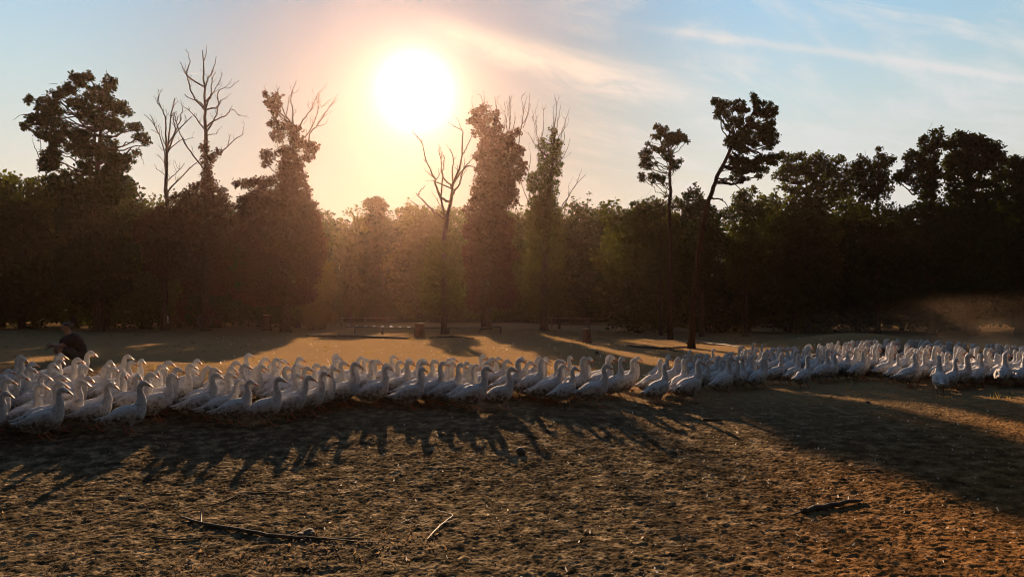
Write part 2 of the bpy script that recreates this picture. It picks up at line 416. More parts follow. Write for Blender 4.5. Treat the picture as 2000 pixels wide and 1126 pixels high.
def spec_tree(name, label, cat, pxb, Y, trunk, tr_r, blobs, leaf, bark='bark', off=(0, 0, 1), limbs=(), bare=(), low=(), dens=1.5, csize=.34, lsize=.24, per=11, seed=1, bare_mat='bark', bare_r=.07, rlimb=.09, twn=5, group=None, fat=1.0, extra=False):
    if extra: blobs = list(blobs) + [(b[0] + random.Random(i * 7 + seed).uniform(-1, 1) * b[2], b[1] + random.Random(i * 3 + seed).uniform(-1, 1.2) * b[3], b[2] * .75, b[3] * .8) for i, b in enumerate(blobs)]
    r = random.Random(seed); o = Off(pxb, Y, *off)
    root = empty(name, o.base, label=label, cat=cat, group=group)
    mb = MB()
    tp = [np.array([0, 0, 0])] + [o(q, raw=True) for q in trunk]
    tpts = wiggle(tp, .03, 4, r); tube(mb, tpts, tr_r, 10)
    fl = [(0, 0, -.1), (0, 0, .25)]; tube(mb, [np.array([0, 0, -.15]), np.array([0, 0, .1]), np.array([0, 0, .5])], [tr_r[0] * 1.7, tr_r[0] * 1.25, tr_r[0] * .98], 10)
    for lb in limbs:
        pts = [o(q, dy=r.uniform(-.3, .3) * (k + 1)) for k, q in enumerate(lb)]
        tube(mb, wiggle(pts, .03, 4, r), [rlimb, rlimb * .3], 6, cap=False)
    C = []
    allb = [(o((b[0], b[1])), b[2] * fat / off[2] * Y / F, b[3] * fat / off[2] * Y / F) for b in blobs] + [(o((b[0], b[1]), raw=True), b[2] * Y / F, b[3] * Y / F) for b in low]
    for c, rx, rz in allb:
        ry = min(max(rx, rz), 2.6) * r.uniform(.8, 1.2)
        c = c + np.array([0, r.uniform(-.5, .5) * ry, 0])
        n = max(4, int(dens * (rx * rz + rx * ry + rz * ry) * 15))
        cl_ = ell_clumps(c, (rx, ry, rz), n); C.append(cl_)
        j = int(np.argmin(np.linalg.norm(tpts - (c - np.array([0, 0, .8])), axis=1)))     # limb feeding this part of the crown
        s0 = tpts[j]; dist = np.linalg.norm(c - s0)
        if dist > .5:
            mid = (s0 + c) / 2 + np.array([0, 0, -.1 * dist]); lp = wiggle([s0, mid, c], .03 * dist, 4, r)
            tube(mb, lp, [max(.03, min(rlimb, dist * .035)), .018], 5, cap=False)
            for k in range(min(5, n // 3)): tube(mb, wiggle([lp[-1 - r.randrange(4)], cl_[r.randrange(n)]], .03, 3, r), [.018, .007], 3, cap=False)
    link('trunk', mb.mesh('trunk', M[bark], True), root)
    for bb in bare:
        mbb = MB(); g = r.uniform(-.5, .5); p0 = np.array(o(bb[0])); pts = []
        for q in bb:
            h_ = np.linalg.norm(o(q) - p0); pts.append(o(q, dy=g * h_))
        j = int(np.argmin(np.linalg.norm(tpts - pts[0], axis=1)))
        if .15 < np.linalg.norm(tpts[j] - pts[0]) < 1.4: pts.insert(0, tpts[max(0, j - 1)])
        wp = wiggle(pts, .025, 4, r); Ln = sum(np.linalg.norm(wp[i + 1] - wp[i]) for i in range(len(wp) - 1))
        r0 = 1.2 * bare_r * min(1, .35 + Ln / 7); tube(mbb, wp, [r0, r0 * .28], 5, cap=False)
        twigs(mbb, wp, r, int(twn * min(1.5, Ln / 3)), .35 + .12 * Ln, r0 * .36)
        link('branch', mbb.mesh('branch', M[bare_mat], True), root)
    if C:
        m2 = MB(); C = np.vstack(C)
        leaves(m2, C, per, csize, lsize)
        link('crown', m2.mesh('crown', M[leaf]), root)
    return root

# --- forest trees shared by the woodland rows
def broad(seed, h, wd_, low_, n_lumps, leaf_n, lsize=.30, csize=.5):
    r = random.Random(seed); lumps = []
    for i in range(n_lumps):
        t_ = (i + .5) / n_lumps; z = h * (low_ + (1 - low_) * (t_ ** .9)) - .4
        prof = math.sin(math.pi * min(1, (.12 + .88 * (1 - t_)) ** .8)) ** .6 if t_ > .3 else .75 + .3 * t_
        a = i * 2.4 + r.uniform(-.6, .6); rad = wd_ / 2 * prof * r.uniform(.35, .75)
        s_ = wd_ / 2 * r.uniform(.36, .6) * (.75 + .4 * (1 - t_))
        lumps.append((np.array([math.cos(a) * rad, math.sin(a) * rad, z]), s_))
    mb = MB(); tp = wiggle([(0, 0, -.2), (r.gauss(0, .15), 0, h * .3), (r.gauss(0, .3), r.gauss(0, .3), h * .65), (r.gauss(0, .3), 0, h * .92)], .05, 4, r)
    tube(mb, tp, [.2 * h / 10, .03], 8); tube(mb, [(0, 0, -.2), (0, 0, .1), (0, 0, .5)], [.36 * h / 10, .26 * h / 10, .19 * h / 10], 8)
    m2 = MB(); tot = sum(s_ * s_ for _, s_ in lumps)
    for c, s_ in lumps:
        j = int(np.argmin(np.linalg.norm(tp - (c - np.array([0, 0, .12 * h])), axis=1)))
        tube(mb, wiggle([tp[j], (tp[j] + c) / 2 - np.array([0, 0, .2]), c], .08, 3, r), [.05, .015], 5, cap=False)
        n = int(leaf_n / 10 * s_ * s_ / tot)
        leaves(m2, ell_clumps(c, (s_, s_, s_ * r.uniform(.7, 1.0)), n, .55), 10, csize, lsize)
    # thin shoots above the crown so that the outline is not smooth
    for _ in range(14):
        c, s_ = lumps[r.randrange(n_lumps // 2, n_lumps)]; a = r.uniform(0, 6.3)
        p0 = c + np.array([math.cos(a), math.sin(a), .4]) * s_ * .7; p1 = p0 + np.array([math.cos(a) * .4, math.sin(a) * .4, r.uniform(.4, 1.1)])
        tube(mb, [p0, (p0 + p1) / 2 + np.array([.05, 0, 0]), p1], [.015, .006], 3, cap=False)
        leaves(m2, [p0 * .4 + p1 * .6, p1], 6, .22, lsize * .8)
    return mb, m2
VAR = []
for k, (h, wdt, lw, nl, lf) in enumerate([(10, 6.5, .14, 17, 11000), (10, 5.2, .12, 16, 9500), (10, 7.4, .16, 19, 13000), (10, 4.6, .10, 15, 8500), (10, 6.0, .26, 16, 9500)]):
    a_, b_ = broad(50 + k, h, wdt, lw, nl, lf)
    VAR.append((a_, b_, {}))
def forest_tree(x, y, h, k, leaf, bark='bark', **kw):
    a_, b_, cache = VAR[k]
    if leaf not in cache: cache[leaf] = (a_.mesh('trunk', M[bark], True), b_.mesh('crown', M[leaf]))
    tm, cm = cache[leaf]
    root = empty(kw.pop('name', 'woodland_tree'), (x, y, T(x, y) - .05), random.uniform(0, 6.28), **kw)
    s_ = h / 10; root.scale = (s_ * random.uniform(.9, 1.15), s_ * random.uniform(.9, 1.15), s_)
    link('trunk', tm, root); link('crown', cm, root)
    return root
TOPL = [(-260, 330), (0, 330), (60, 322), (150, 345), (250, 372), (300, 388), (450, 410), (600, 412), (640, 405), (900, 402), (1240, 402), (1300, 398), (1500, 408), (1560, 372), (1680, 370), (1760, 415), (1850, 400), (1950, 370), (2100, 340), (2300, 320)]
def topy(px): return float(np.interp(px, [a for a, _ in TOPL], [b for _, b in TOPL]))
ORD = ['first', 'second', 'third', 'fourth', 'fifth', 'sixth', 'seventh', 'eighth', 'ninth', 'tenth', 'eleventh', 'twelfth', 'thirteenth', 'fourteenth', 'fifteenth', 'sixteenth', 'seventeenth', 'eighteenth', 'nineteenth', 'twentieth']
TENS = {2: 'twenty', 3: 'thirty', 4: 'forty', 5: 'fifty', 6: 'sixty', 7: 'seventy', 8: 'eighty', 9: 'ninety'}
def ordw(n):
    if n > 100: return 'hundred-and-' + ordw(n - 100)
    if n == 100: return 'hundredth'
    if n <= 20: return ORD[n - 1]
    t_, u = divmod(n, 10)
    return (TENS[t_][:-1] + 'ieth') if u == 0 else TENS[t_] + '-' + ORD[u - 1]
def row(px0, px1, Yd, step, leafs, label, group, hk=1.0, jit=1.5, name='woodland_tree', vs=(0, 1, 2, 3)):
    x0 = W(px0, 600, Yd).x; x1 = W(px1, 600, Yd).x; x = x0; out = []
    while x < x1:
        y = Yd + random.uniform(-jit, jit); px, _ = proj(x, y, 1.8)
        h = (W(px, topy(px), y).z - T(x, y)) * hk * random.uniform(.90, 1.03)
        h = max(h, 3)
        out.append(forest_tree(x, y, h, random.choice(vs), random.choice(leafs), name=name, label=label, cat='tree', group=group))
        x += step * random.uniform(.75, 1.25)
    for n_, o_ in enumerate(sorted(out, key=lambda o: o.location.x / o.location.y)): o_['label'] = f'{label}, {ordw(n_ + 1)} from left'
    return out
row(-190, 300, 62, 3.4, ['leaf_dark', 'leaf_dark', 'leaf_olive'], 'dark leafy tree in the left woodland edge', 'shaded woodland edge trees at the left', vs=(0, 1, 2, 4))
row(300, 610, 65, 3.4, ['leaf_dark', 'leaf_olive', 'leaf_red'], 'low tree in the woodland edge below the bare treetops', 'woodland edge trees below the bare treetops', vs=(0, 1, 2, 4))
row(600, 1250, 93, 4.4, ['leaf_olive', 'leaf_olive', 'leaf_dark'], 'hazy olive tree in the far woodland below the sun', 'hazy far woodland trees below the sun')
row(1240, 1545, 60, 3.2, ['leaf_olive', 'leaf_dark'], 'olive tree in the woodland edge around the leaning pine', 'woodland edge trees around the leaning pine')
row(1530, 2180, 62, 3.4, ['leaf_dark'], 'dark dense tree in the shadowed right woodland edge', 'shadowed woodland edge trees at the right', hk=.98)
# undergrowth that closes the gaps between the trunks, and the depth of the wood: nobody could count these
def mass(name, spans, mat, lsize, seed, label):
    m2 = MB()
    for px0, px1, Yd, hk, dn in spans:
        x0, x1 = W(px0, 600, Yd).x, W(px1, 600, Yd).x; n = int((x1 - x0) / 2.6)
        for i in range(n):
            x = x0 + (x1 - x0) * (i + rng.random()) / n; y = Yd + rng.uniform(-3, 3); px, _ = proj(x, y, 1.8)
            H = (W(px, topy(px), y).z) * hk * rng.uniform(.8, 1.02)
            for z in np.arange(.5, H, 1.5):
                rr = rng.uniform(1.3, 2.1)
                leaves(m2, ell_clumps((x + rng.normal() * .6, y + rng.normal() * 1.2, min(z, H - rr * .7)), (rr * 1.2, rr * 1.2, rr), int(11 * dn), .3), 9, .7, lsize)
    link(name, m2.mesh(name, M[mat]), kind='stuff', label=label)
mass('background_woodland', [(-260, 620, 74, .93, 1.6), (560, 1300, 106, .95, 1.6), (560, 1300, 112, .97, 1.6), (560, 1300, 120, .93, 1.3), (1230, 2350, 73, .93, 1.6), (1230, 2300, 84, .9, 1.3), (-260, 640, 86, .9, 1.3)], 'leaf_dark', .5, 3, 'deep dark wood behind the edge trees')

# --- the trees one can tell apart
Z2 = (0, 120, 3.753); Z3 = (270, 80, 3.3125); Z4 = (800, 170, 4.503); Z5 = (1230, 170, 4.332); Z6 = (1500, 230, 4.0)
spec_tree('oak_tree', 'big dark round-crowned oak with open gaps, highest leafy crown at the far left', 'tree', 192, 54,
    [(191, 560), (190, 470), (188, 390), (192, 320), (198, 250), (205, 185)], [.36, .06],
    [(600,160,42,32),(540,110,45,22),(500,200,50,35),(640,110,40,25),(700,230,55,50),(790,170,40,40),(840,145,14,12),(800,300,50,60),(650,370,70,50),(560,300,45,40),(750,430,80,55),(850,470,50,50),(930,360,45,45),(990,480,40,22),(1040,560,45,22),(1080,600,18,12),(340,300,55,25),(215,265,26,24),(290,345,30,14),(420,250,45,25),(385,370,50,30),(290,440,70,35),(185,470,32,18),(430,480,65,45),(380,550,65,40),(300,520,40,35),(570,540,60,30),(420,640,40,40),(540,650,40,40),(640,610,60,40),(780,600,50,55),(720,690,90,50),(840,720,60,45),(930,720,40,25),(1000,665,22,14),(880,790,40,30),(800,790,60,40),(640,790,50,40),(400,710,50,40),(360,760,60,50),(760,880,60,50),(850,880,40,30)],
    'leaf_dark', off=Z2, fat=1.22, extra=True, dens=2.4, csize=.24, lsize=.24, per=8, seed=3,
    limbs=[[(690,560),(600,440),(480,330),(430,260)],[(700,640),(560,560),(440,520)],[(720,620),(870,700),(980,620)],[(690,600),(700,420),(620,260)],[(390,760),(380,640),(330,500)]],
    bare=[[(220,390),(160,390),(95,430)],[(410,215),(350,235),(300,245)],[(760,190),(780,110),(778,60)],[(420,165),(355,168)],[(980,600),(990,560),(1060,575)],[(1010,680),(1040,710),(1055,770)],[(300,800),(300,650),(290,545)],[(295,720),(260,630),(238,590)]], bare_r=.05, twn=2,
    low=[(180,375,60,30),(225,365,40,30),(120,360,40,30),(190,430,75,45),(190,500,80,45),(185,560,75,30)])
spec_tree('dead_tree', 'bare leafless tree with thin upswept branches left of the taller bare one', 'tree', 323, 57,
    [(322, 560), (323, 480), (325, 400), (324, 350), (326, 300), (325, 285)], [.22, .07], [], 'leaf_red', off=Z3, bark='bark', seed=5,
    bare=[[(188,900),(175,800),(160,680),(105,545),(40,475)],[(105,545),(85,490),(70,478)],[(186,710),(180,600),(172,490),(145,420),(130,360)],[(188,710),(200,600),(215,460),(235,370)],[(192,715),(245,580),(265,520),(290,440)],[(192,720),(250,590),(350,485)],[(205,700),(270,645),(330,632)],[(178,880),(165,860),(110,822)],[(190,900),(250,850),(300,790)],[(200,960),(300,860),(410,755)],[(240,585),(228,520),(222,470)],[(190,700),(160,640),(148,580)]],
    low=[(322,418,30,20),(350,440,40,30),(300,450,35,35),(330,500,45,45)], dens=1.8)
spec_tree('dead_tree', 'tallest bare tree with a pale forked top and ivy round its lower trunk', 'tree', 402, 55,
    [(402, 560), (402, 480), (402, 400), (403, 330), (402, 262), (400, 216), (399, 155), (396, 98)], [.30, .03],
    [(445,680,16,36),(440,780,24,50),(510,720,26,20),(490,750,26,16),(450,870,32,50),(460,930,60,50),(390,940,70,32),(520,1000,75,60),(440,1040,110,50),(330,990,70,40),(560,1080,70,40),(270,1030,60,50),(410,690,10,16)], 'leaf_red', off=Z3, seed=6, dens=2.4, csize=.26, lsize=.22, per=9,
    bare=[[(435,450),(370,380),(325,270),(315,225),(270,135)],[(315,225),(330,150),(323,80)],[(424,130),(438,90),(445,40)],[(438,430),(470,340),(480,250),(500,200)],[(432,300),(455,240),(485,190),(505,100)],[(470,350),(500,310),(545,210)],[(442,590),(495,500),(525,400),(555,375)],[(495,515),(570,480),(605,440),(655,485)],[(520,420),(515,330),(600,300)],[(438,590),(390,520),(350,470),(290,420)],[(390,390),(330,370),(300,345)],[(425,830),(340,720),(270,600),(230,460)],[(455,740),(540,715),(600,660),(675,605)],[(450,610),(500,600),(520,570)],[(580,680),(585,640),(600,600)]], twn=4,
    low=[(400,430,50,40),(400,490,55,45),(400,545,55,35),(365,520,35,40),(440,450,35,35)])
spec_tree('ivy_clad_tree', 'broad ivy-covered tree with bare twigs on the right of its crown and yellow-lit right edge', 'tree', 558, 52,
    [(557, 560), (558, 480), (572, 420), (575, 330), (574, 270), (571, 245)], [.34, .08],
    [(840,345,20,14),(900,365,34,26),(870,400,50,20),(890,460,34,42),(880,540,38,40),(905,620,45,36),(950,560,24,26),(1010,590,55,46),(1030,660,50,50),(1120,690,50,30),(1150,690,20,14),(1100,750,45,24),(850,740,50,26),(830,790,34,22),(960,720,60,40),(990,790,80,70),(980,880,100,80),(1000,960,110,80),(980,1040,130,80),(820,910,70,34),(740,915,60,26),(670,925,45,18),(780,990,70,40),(720,1080,80,40),(860,1060,70,50),(690,1030,45,24)], 'leaf_red', off=Z3, seed=8, dens=2.6, csize=.27, lsize=.23, per=9,
    bare=[[(1000,550),(998,430),(985,380),(1000,320),(1025,255)],[(952,520),(975,400),(972,370),(992,340)],[(1000,500),(1025,440)],[(1035,560),(1100,470),(1130,420),(1160,350),(1205,295)],[(1090,670),(1110,600),(1160,540),(1220,450),(1270,380)],[(1100,600),(1140,520),(1165,440),(1160,360)],[(1160,550),(1200,540),(1225,520)],[(1185,430),(1210,410),(1250,375)],[(850,400),(835,340),(815,295)],[(895,380),(900,320),(893,285)],[(900,320),(918,290)],[(908,700),(905,650)],[(1090,700),(1085,620),(1090,570)]], bare_mat='bark', bare_r=.05,
    low=[(560,420,50,40),(600,430,25,50),(500,410,35,30),(545,470,80,50),(545,530,85,45),(540,575,85,22),(610,480,25,60)])
forest_tree(W(628, 600, 60).x, 60, 5.6, 3, 'leaf_yellow', name='sapling', label='yellow-green backlit sapling at the right foot of the broad ivy-covered tree', cat='tree')
forest_tree(W(612, 600, 58).x, 58, 3.4, 1, 'leaf_yellow', name='bush', label='small sunlit yellow bush low beside the broad ivy-covered tree', cat='bush')
spec_tree('dead_tree', 'bare forked tree directly below the sun with leaves only low on its trunk', 'tree', 868, 48,
    [(868, 560), (867, 500), (872, 430), (882, 385), (884, 360)], [.21, .09], [], 'leaf_olive', off=Z4, bark='bark', seed=9, bare_r=.085, twn=2,
    bare=[[(378,880),(375,760),(385,640),(360,545)],[(378,860),(430,740),(455,650),(465,430),(455,365)],[(370,960),(395,920),(440,850),(460,760),(490,700),(555,630)],[(462,590),(510,520),(555,410)],[(320,1180),(275,970),(290,780),(260,530)],[(288,780),(302,700),(310,615)],[(275,970),(235,870),(210,780),(150,660),(105,465)],[(150,660),(120,630)],[(215,825),(205,820)],[(250,1120),(140,1020),(90,970),(55,930)],[(85,950),(90,915),(140,865)],[(80,1050),(40,1020),(5,1000)],[(480,720),(530,695),(580,700)],[(425,745),(395,710)],[(385,650),(412,612)]],
    low=[(857,492,22,26),(850,530,26,30),(870,545,26,36),(848,575,24,26),(885,575,20,24),(858,600,24,16),(840,600,14,12)], dens=1.8, csize=.3, lsize=.22)
spec_tree('ivy_clad_tree', 'tall pinkish ivy-smothered tree right of the sun with bristling bare twigs on top', 'tree', 950, 58,
    [(948, 560), (955, 480), (965, 400), (968, 330), (965, 270)], [.42, .08],
    [(660,190,36,30),(620,225,50,28),(755,245,34,24),(560,230,26,18),(590,300,55,36),(540,300,24,16),(680,280,45,30),(640,340,50,40),(690,390,55,30),(600,400,40,22),(755,310,26,30),(770,370,45,40),(700,450,70,40),(780,450,60,40),(860,480,80,40),(930,400,40,22),(960,380,14,16),(890,410,30,16),(640,520,40,40),(690,560,70,60),(780,560,80,60),(870,570,80,60),(960,560,40,40),(990,560,25,25),(600,620,45,30),(680,640,80,50),(800,660,90,60),(920,650,70,50),(1000,680,26,36),(650,720,60,40),(760,740,90,60),(880,750,80,50),(980,760,34,40),(960,800,45,20),(620,830,50,40),(720,830,90,60),(840,830,70,60),(900,850,25,30),(600,910,50,40),(700,910,90,60),(820,910,90,60),(910,930,40,40),(640,990,90,50),(780,990,110,60),(900,1000,60,50),(560,885,14,16)], 'leaf_red', off=Z4, fat=1.12, seed=10, dens=2.6, csize=.28, lsize=.24, per=9, bare_r=.045, twn=3,
    bare=[[(655,150),(658,90),(655,35)],[(650,140),(630,80),(598,68)],[(562,200),(550,150),(548,95)],[(765,210),(752,140),(752,80)],[(765,200),(770,130),(778,80)],[(850,430),(850,320),(843,250),(835,130)],[(848,330),(860,220),(858,140)],[(868,380),(878,250),(878,80)],[(888,330),(885,200),(895,90)],[(905,380),(925,300),(928,210)],[(960,500),(985,340),(1000,240),(985,95)],[(1000,240),(1015,150),(1030,70)],[(985,340),(1040,240),(1058,60)],[(1000,360),(1040,260),(1060,180)],[(640,500),(630,440),(622,400)],[(820,400),(838,330),(835,280)]],
    low=[(950,410,45,30),(955,450,52,40),(955,500,55,40),(955,550,50,40),(935,585,30,24),(985,580,30,24)])
spec_tree('ivy_clad_tree', 'narrow ivy-covered tree topped by long bare twigs, second ivy column right of the sun', 'tree', 1063, 59,
    [(1062, 560), (1063, 480), (1068, 400), (1078, 330), (1082, 270)], [.34, .06],
    [(1255,378,22,14),(1272,420,24,30),(1240,450,18,26),(1165,475,22,20),(1290,500,50,34),(1185,530,36,36),(1140,520,20,14),(1270,560,50,44),(1180,610,40,40),(1300,590,34,36),(1250,640,50,40),(1310,680,34,40),(1160,700,36,40),(1220,720,50,40),(1290,760,44,30),(1150,780,44,36),(1220,810,50,40),(1080,780,44,24),(1060,820,24,20),(1110,850,50,40),(1280,840,34,30),(1190,880,60,40),(1080,900,40,30),(1250,920,50,36),(1130,950,50,40),(1210,970,60,40),(1100,1010,50,40),(1240,1010,50,40),(1170,1040,70,40)], 'leaf_olive', off=Z4, fat=1.18, seed=12, dens=2.4, csize=.28, lsize=.22, per=8, bare_r=.045, twn=3,
    bare=[[(1150,560),(1130,470),(1115,400),(1080,210)],[(1108,310),(1120,270),(1138,240)],[(1118,420),(1112,300),(1108,200)],[(1165,470),(1180,330),(1183,190)],[(1125,530),(1070,450),(1040,390)],[(1262,380),(1265,280),(1260,180)],[(1275,380),(1290,200),(1285,95)],[(1285,400),(1310,270),(1330,170)],[(1300,460),(1360,330),(1405,190)],[(1325,480),(1345,400),(1392,320)],[(1350,500),(1355,400),(1370,330)],[(1330,640),(1380,560),(1412,450)],[(1085,1080),(1045,1000),(980,850),(975,800)],[(1085,880),(1040,740),(1010,680)],[(1040,740),(1065,640),(1050,540)],[(1140,900),(1135,700),(1130,560)],[(1190,900),(1185,650)]],
    low=[(1063,420,34,30),(1062,460,40,40),(1062,510,42,40),(1062,560,45,40),(1055,595,40,20)])
spec_tree('dead_tree', 'thin bare leafless stem leaning right just right of the narrow ivy column', 'tree', 1092, 66,
    [(1092, 540), (1092, 440), (1094, 410)], [.12, .06], [], 'leaf_dark', off=Z4, seed=14, bare_r=.05, twn=2,
    bare=[[(1324,1080),(1345,1040),(1400,960),(1470,850),(1550,765)],[(1470,850),(1490,790),(1515,720)],[(1300,1010),(1318,940)],[(1390,985),(1400,900),(1395,870)],[(1440,1010),(1480,990),(1510,965)]])
spec_tree('pine_tree', 'slender pine with tiered open clumps, shorter of the two pines', 'tree', 1309, 46,
    [(1309, 560), (1308, 480), (1308, 400), (1309, 350), (1309, 315), (1306, 290), (1296, 260), (1286, 250)], [.16, .03],
    [(228,335,22,20),(265,370,34,26),(310,350,12,10),(215,415,24,12),(240,425,24,14),(280,400,30,20),(345,410,40,26),(410,400,36,24),(440,430,46,24),(380,450,60,30),(320,470,40,34),(482,455,12,20),(160,482,20,12),(205,520,26,20),(270,530,34,22),(300,570,26,20),(150,548,36,20),(115,570,34,18),(130,625,36,24),(165,610,26,20),(130,665,44,24),(160,680,12,10),(210,650,16,12),(340,600,34,18),(350,550,26,24),(370,640,30,24),(420,630,24,12),(380,680,30,22),(345,680,14,20),(110,750,30,18),(108,785,18,16),(185,755,30,12),(240,770,50,20),(205,800,14,16),(265,790,26,16)], 'needle', bark='pine_bark', off=Z5, dens=6, csize=.19, lsize=.15, per=16, seed=15, rlimb=.03, twn=2, bare_r=.02,
    limbs=[[(340,645),(290,612),(240,600),(165,592)],[(335,690),(270,665),(205,655)],[(335,865),(300,835),(245,812)],[(335,760),(315,748),(298,752)],[(330,825),(300,812),(275,806)],[(330,545),(260,490),(190,470)],[(350,590),(400,510),(420,470)]],
    bare=[[(345,750),(380,730),(410,692)],[(345,830),(365,810),(378,790)],[(345,890),(368,885)]])
spec_tree('pine_tree', 'tall leaning pine with bare reddish trunk and heavy dark crown tilted to the right', 'tree', 1350, 35.5,
    [(1353, 620), (1358, 560), (1367, 480), (1379, 410), (1390, 375), (1405, 335), (1426, 295), (1446, 262), (1462, 235), (1475, 210)], [.17, .04],
    [(740,110,34,24),(705,135,12,14),(775,150,46,36),(830,150,40,26),(740,215,36,24),(745,255,26,12),(800,205,36,30),(835,235,28,22),(920,150,50,34),(960,195,55,26),(900,180,34,24),(1040,70,30,14),(1060,105,34,30),(1100,140,50,36),(1180,150,26,20),(1180,205,60,40),(1225,175,20,16),(1100,220,50,36),(1180,250,40,26),(1235,225,20,18),(880,290,50,30),(915,320,30,26),(950,270,34,20),(840,340,30,22),(1010,270,36,22),(1070,320,50,30),(1010,340,30,24),(1170,320,50,34),(1190,370,50,40),(1110,360,44,30),(1240,405,26,18),(1170,440,70,46),(1200,480,50,30),(1090,420,50,34),(1010,400,44,36),(950,390,46,36),(960,450,60,40),(1050,480,40,30),(870,420,46,30),(840,460,34,34),(880,490,40,30),(930,510,40,34),(980,540,36,26),(1170,515,34,14),(930,580,24,12),(860,630,36,22),(900,660,36,26),(960,620,50,34),(990,680,56,40),(920,720,50,36),(880,760,24,22),(940,780,40,28),(990,780,20,18),(1050,640,44,36),(1090,700,50,36),(1090,750,34,20),(1130,620,44,26),(1190,590,44,24),(1250,590,30,26),(1200,640,50,24),(1160,700,34,18),(1100,590,34,18)], 'needle', bark='pine_bark', off=Z5, dens=9, csize=.14, lsize=.11, per=17, seed=16, rlimb=.05, twn=2, bare_r=.025,
    limbs=[[(745,775),(830,775),(880,810),(950,875)],[(690,945),(750,938),(790,960),(830,1020)],[(800,678),(860,672)],[(1010,530),(1070,560),(1130,590),(1190,600)],[(870,545),(900,590),(930,640)],[(900,450),(870,330),(840,200),(780,140)],[(960,400),(1060,330),(1170,300)],[(930,430),(1040,230),(1080,120)],[(880,560),(960,620),(1080,690)]],
    bare=[[(775,700),(755,690),(750,705)],[(740,770),(728,755),(720,748)],[(740,828),(785,826)],[(775,660),(765,648)],[(1100,560),(1135,530)],[(1035,585),(1060,555)]])
spec_tree('broadleaf_tree', 'airy broad tree with sky showing through, right of the leaning pine', 'tree', 1578, 57,
    [(1580, 560), (1580, 480), (1581, 420), (1577, 380), (1572, 340)], [.26, .05],
    [(130,320,40,34),(110,300,20,20),(200,310,50,34),(250,300,40,28),(300,330,50,40),(370,320,50,34),(410,290,26,22),(460,330,50,26),(540,320,40,26),(575,320,25,26),(170,390,60,36),(90,420,40,30),(60,440,20,22),(120,480,46,34),(240,400,60,36),(330,400,70,40),(420,400,70,50),(520,400,70,50),(200,470,50,34),(290,480,60,36),(390,480,60,40),(150,550,50,26),(230,560,50,30),(330,560,50,36),(430,570,50,44),(210,640,34,26),(290,650,34,24),(370,650,50,40),(500,480,70,60),(600,420,60,60),(660,460,50,50),(560,560,90,60),(450,660,80,50),(640,560,80,70),(200,700,50,30)], 'leaf_olive', off=Z6, fat=1.08, extra=True, low=[(1563,430,60,34),(1603,450,50,34),(1553,480,55,40),(1598,500,60,40),(1578,535,65,40),(1578,575,60,26)], dens=1.7, csize=.28, lsize=.21, per=8, seed=18, bare_r=.03, twn=2,
    limbs=[[(320,740),(310,640),(260,540),(200,420)],[(325,700),(340,560),(400,420)],[(300,640),(180,560),(110,470)]],
    bare=[[(110,700),(130,650),(110,600)],[(60,690),(55,640)],[(100,640),(90,590)]])
spec_tree('broadleaf_tree', 'tree with a narrow spiky top, left of the biggest right-hand oaks', 'tree', 1714, 56,
    [(1714, 560), (1714, 480), (1714, 400), (1716, 340), (1716, 300)], [.22, .04],
    [(862,240,20,12),(865,280,24,24),(885,320,30,30),(850,340,24,24),(740,330,30,22),(755,350,30,26),(800,375,34,24),(700,360,34,24),(720,400,50,34),(780,420,50,34),(940,340,36,26),(965,320,16,16),(900,370,40,34),(860,420,46,34),(920,430,40,30),(840,480,50,34),(900,500,34,26),(770,500,60,40),(700,480,50,50),(760,560,80,44),(860,560,50,26),(940,500,40,26),(930,560,40,20),(820,620,90,40)], 'leaf_dark', off=Z6, fat=1.08, extra=True, low=[(1699,430,60,34),(1739,450,50,34),(1689,480,55,40),(1734,500,60,40),(1714,535,65,40),(1714,575,60,26)], dens=2.0, csize=.26, lsize=.21, per=8, seed=19, bare=[[(762,320),(761,280),(758,245)]], bare_r=.03, twn=0)
spec_tree('broadleaf_tree', 'tall oak with a window of sky low in its crown, left of the widest oak', 'tree', 1818, 53,
    [(1818, 560), (1818, 480), (1821, 420), (1822, 350), (1823, 290)], [.3, .05],
    [(1330,110,34,28),(1275,120,34,18),(1320,160,30,26),(1230,150,30,18),(1190,195,26,22),(1230,190,20,16),(1290,190,40,26),(1330,210,50,34),(1280,240,50,30),(1230,250,40,26),(1150,275,40,20),(1110,300,40,26),(1085,330,22,24),(1170,310,44,24),(1240,310,40,34),(1310,290,34,30),(1290,360,50,44),(1210,370,60,40),(1130,390,50,24),(1230,430,70,44),(1300,440,50,44),(1080,440,60,30),(1030,460,44,26),(1000,490,34,26),(1100,490,40,26),(1250,500,60,40),(1170,470,34,26),(1310,520,50,34),(1240,570,50,34),(1150,560,26,22),(1190,600,30,24),(1280,630,60,34),(1200,680,40,24),(1150,690,30,20),(1290,700,50,40),(1230,740,60,34)], 'leaf_dark', off=Z6, fat=1.08, extra=True, low=[(1803,430,60,34),(1843,450,50,34),(1793,480,55,40),(1838,500,60,40),(1818,535,65,40),(1818,575,60,26)], dens=2.1, csize=.26, lsize=.22, per=8, seed=20, bare_r=.04, twn=2,
    limbs=[[(1290,700),(1290,520),(1280,380),(1300,200)],[(1290,600),(1200,470),(1100,420)]], bare=[[(1300,280),(1360,270),(1390,310)],[(1250,120),(1248,92)]])
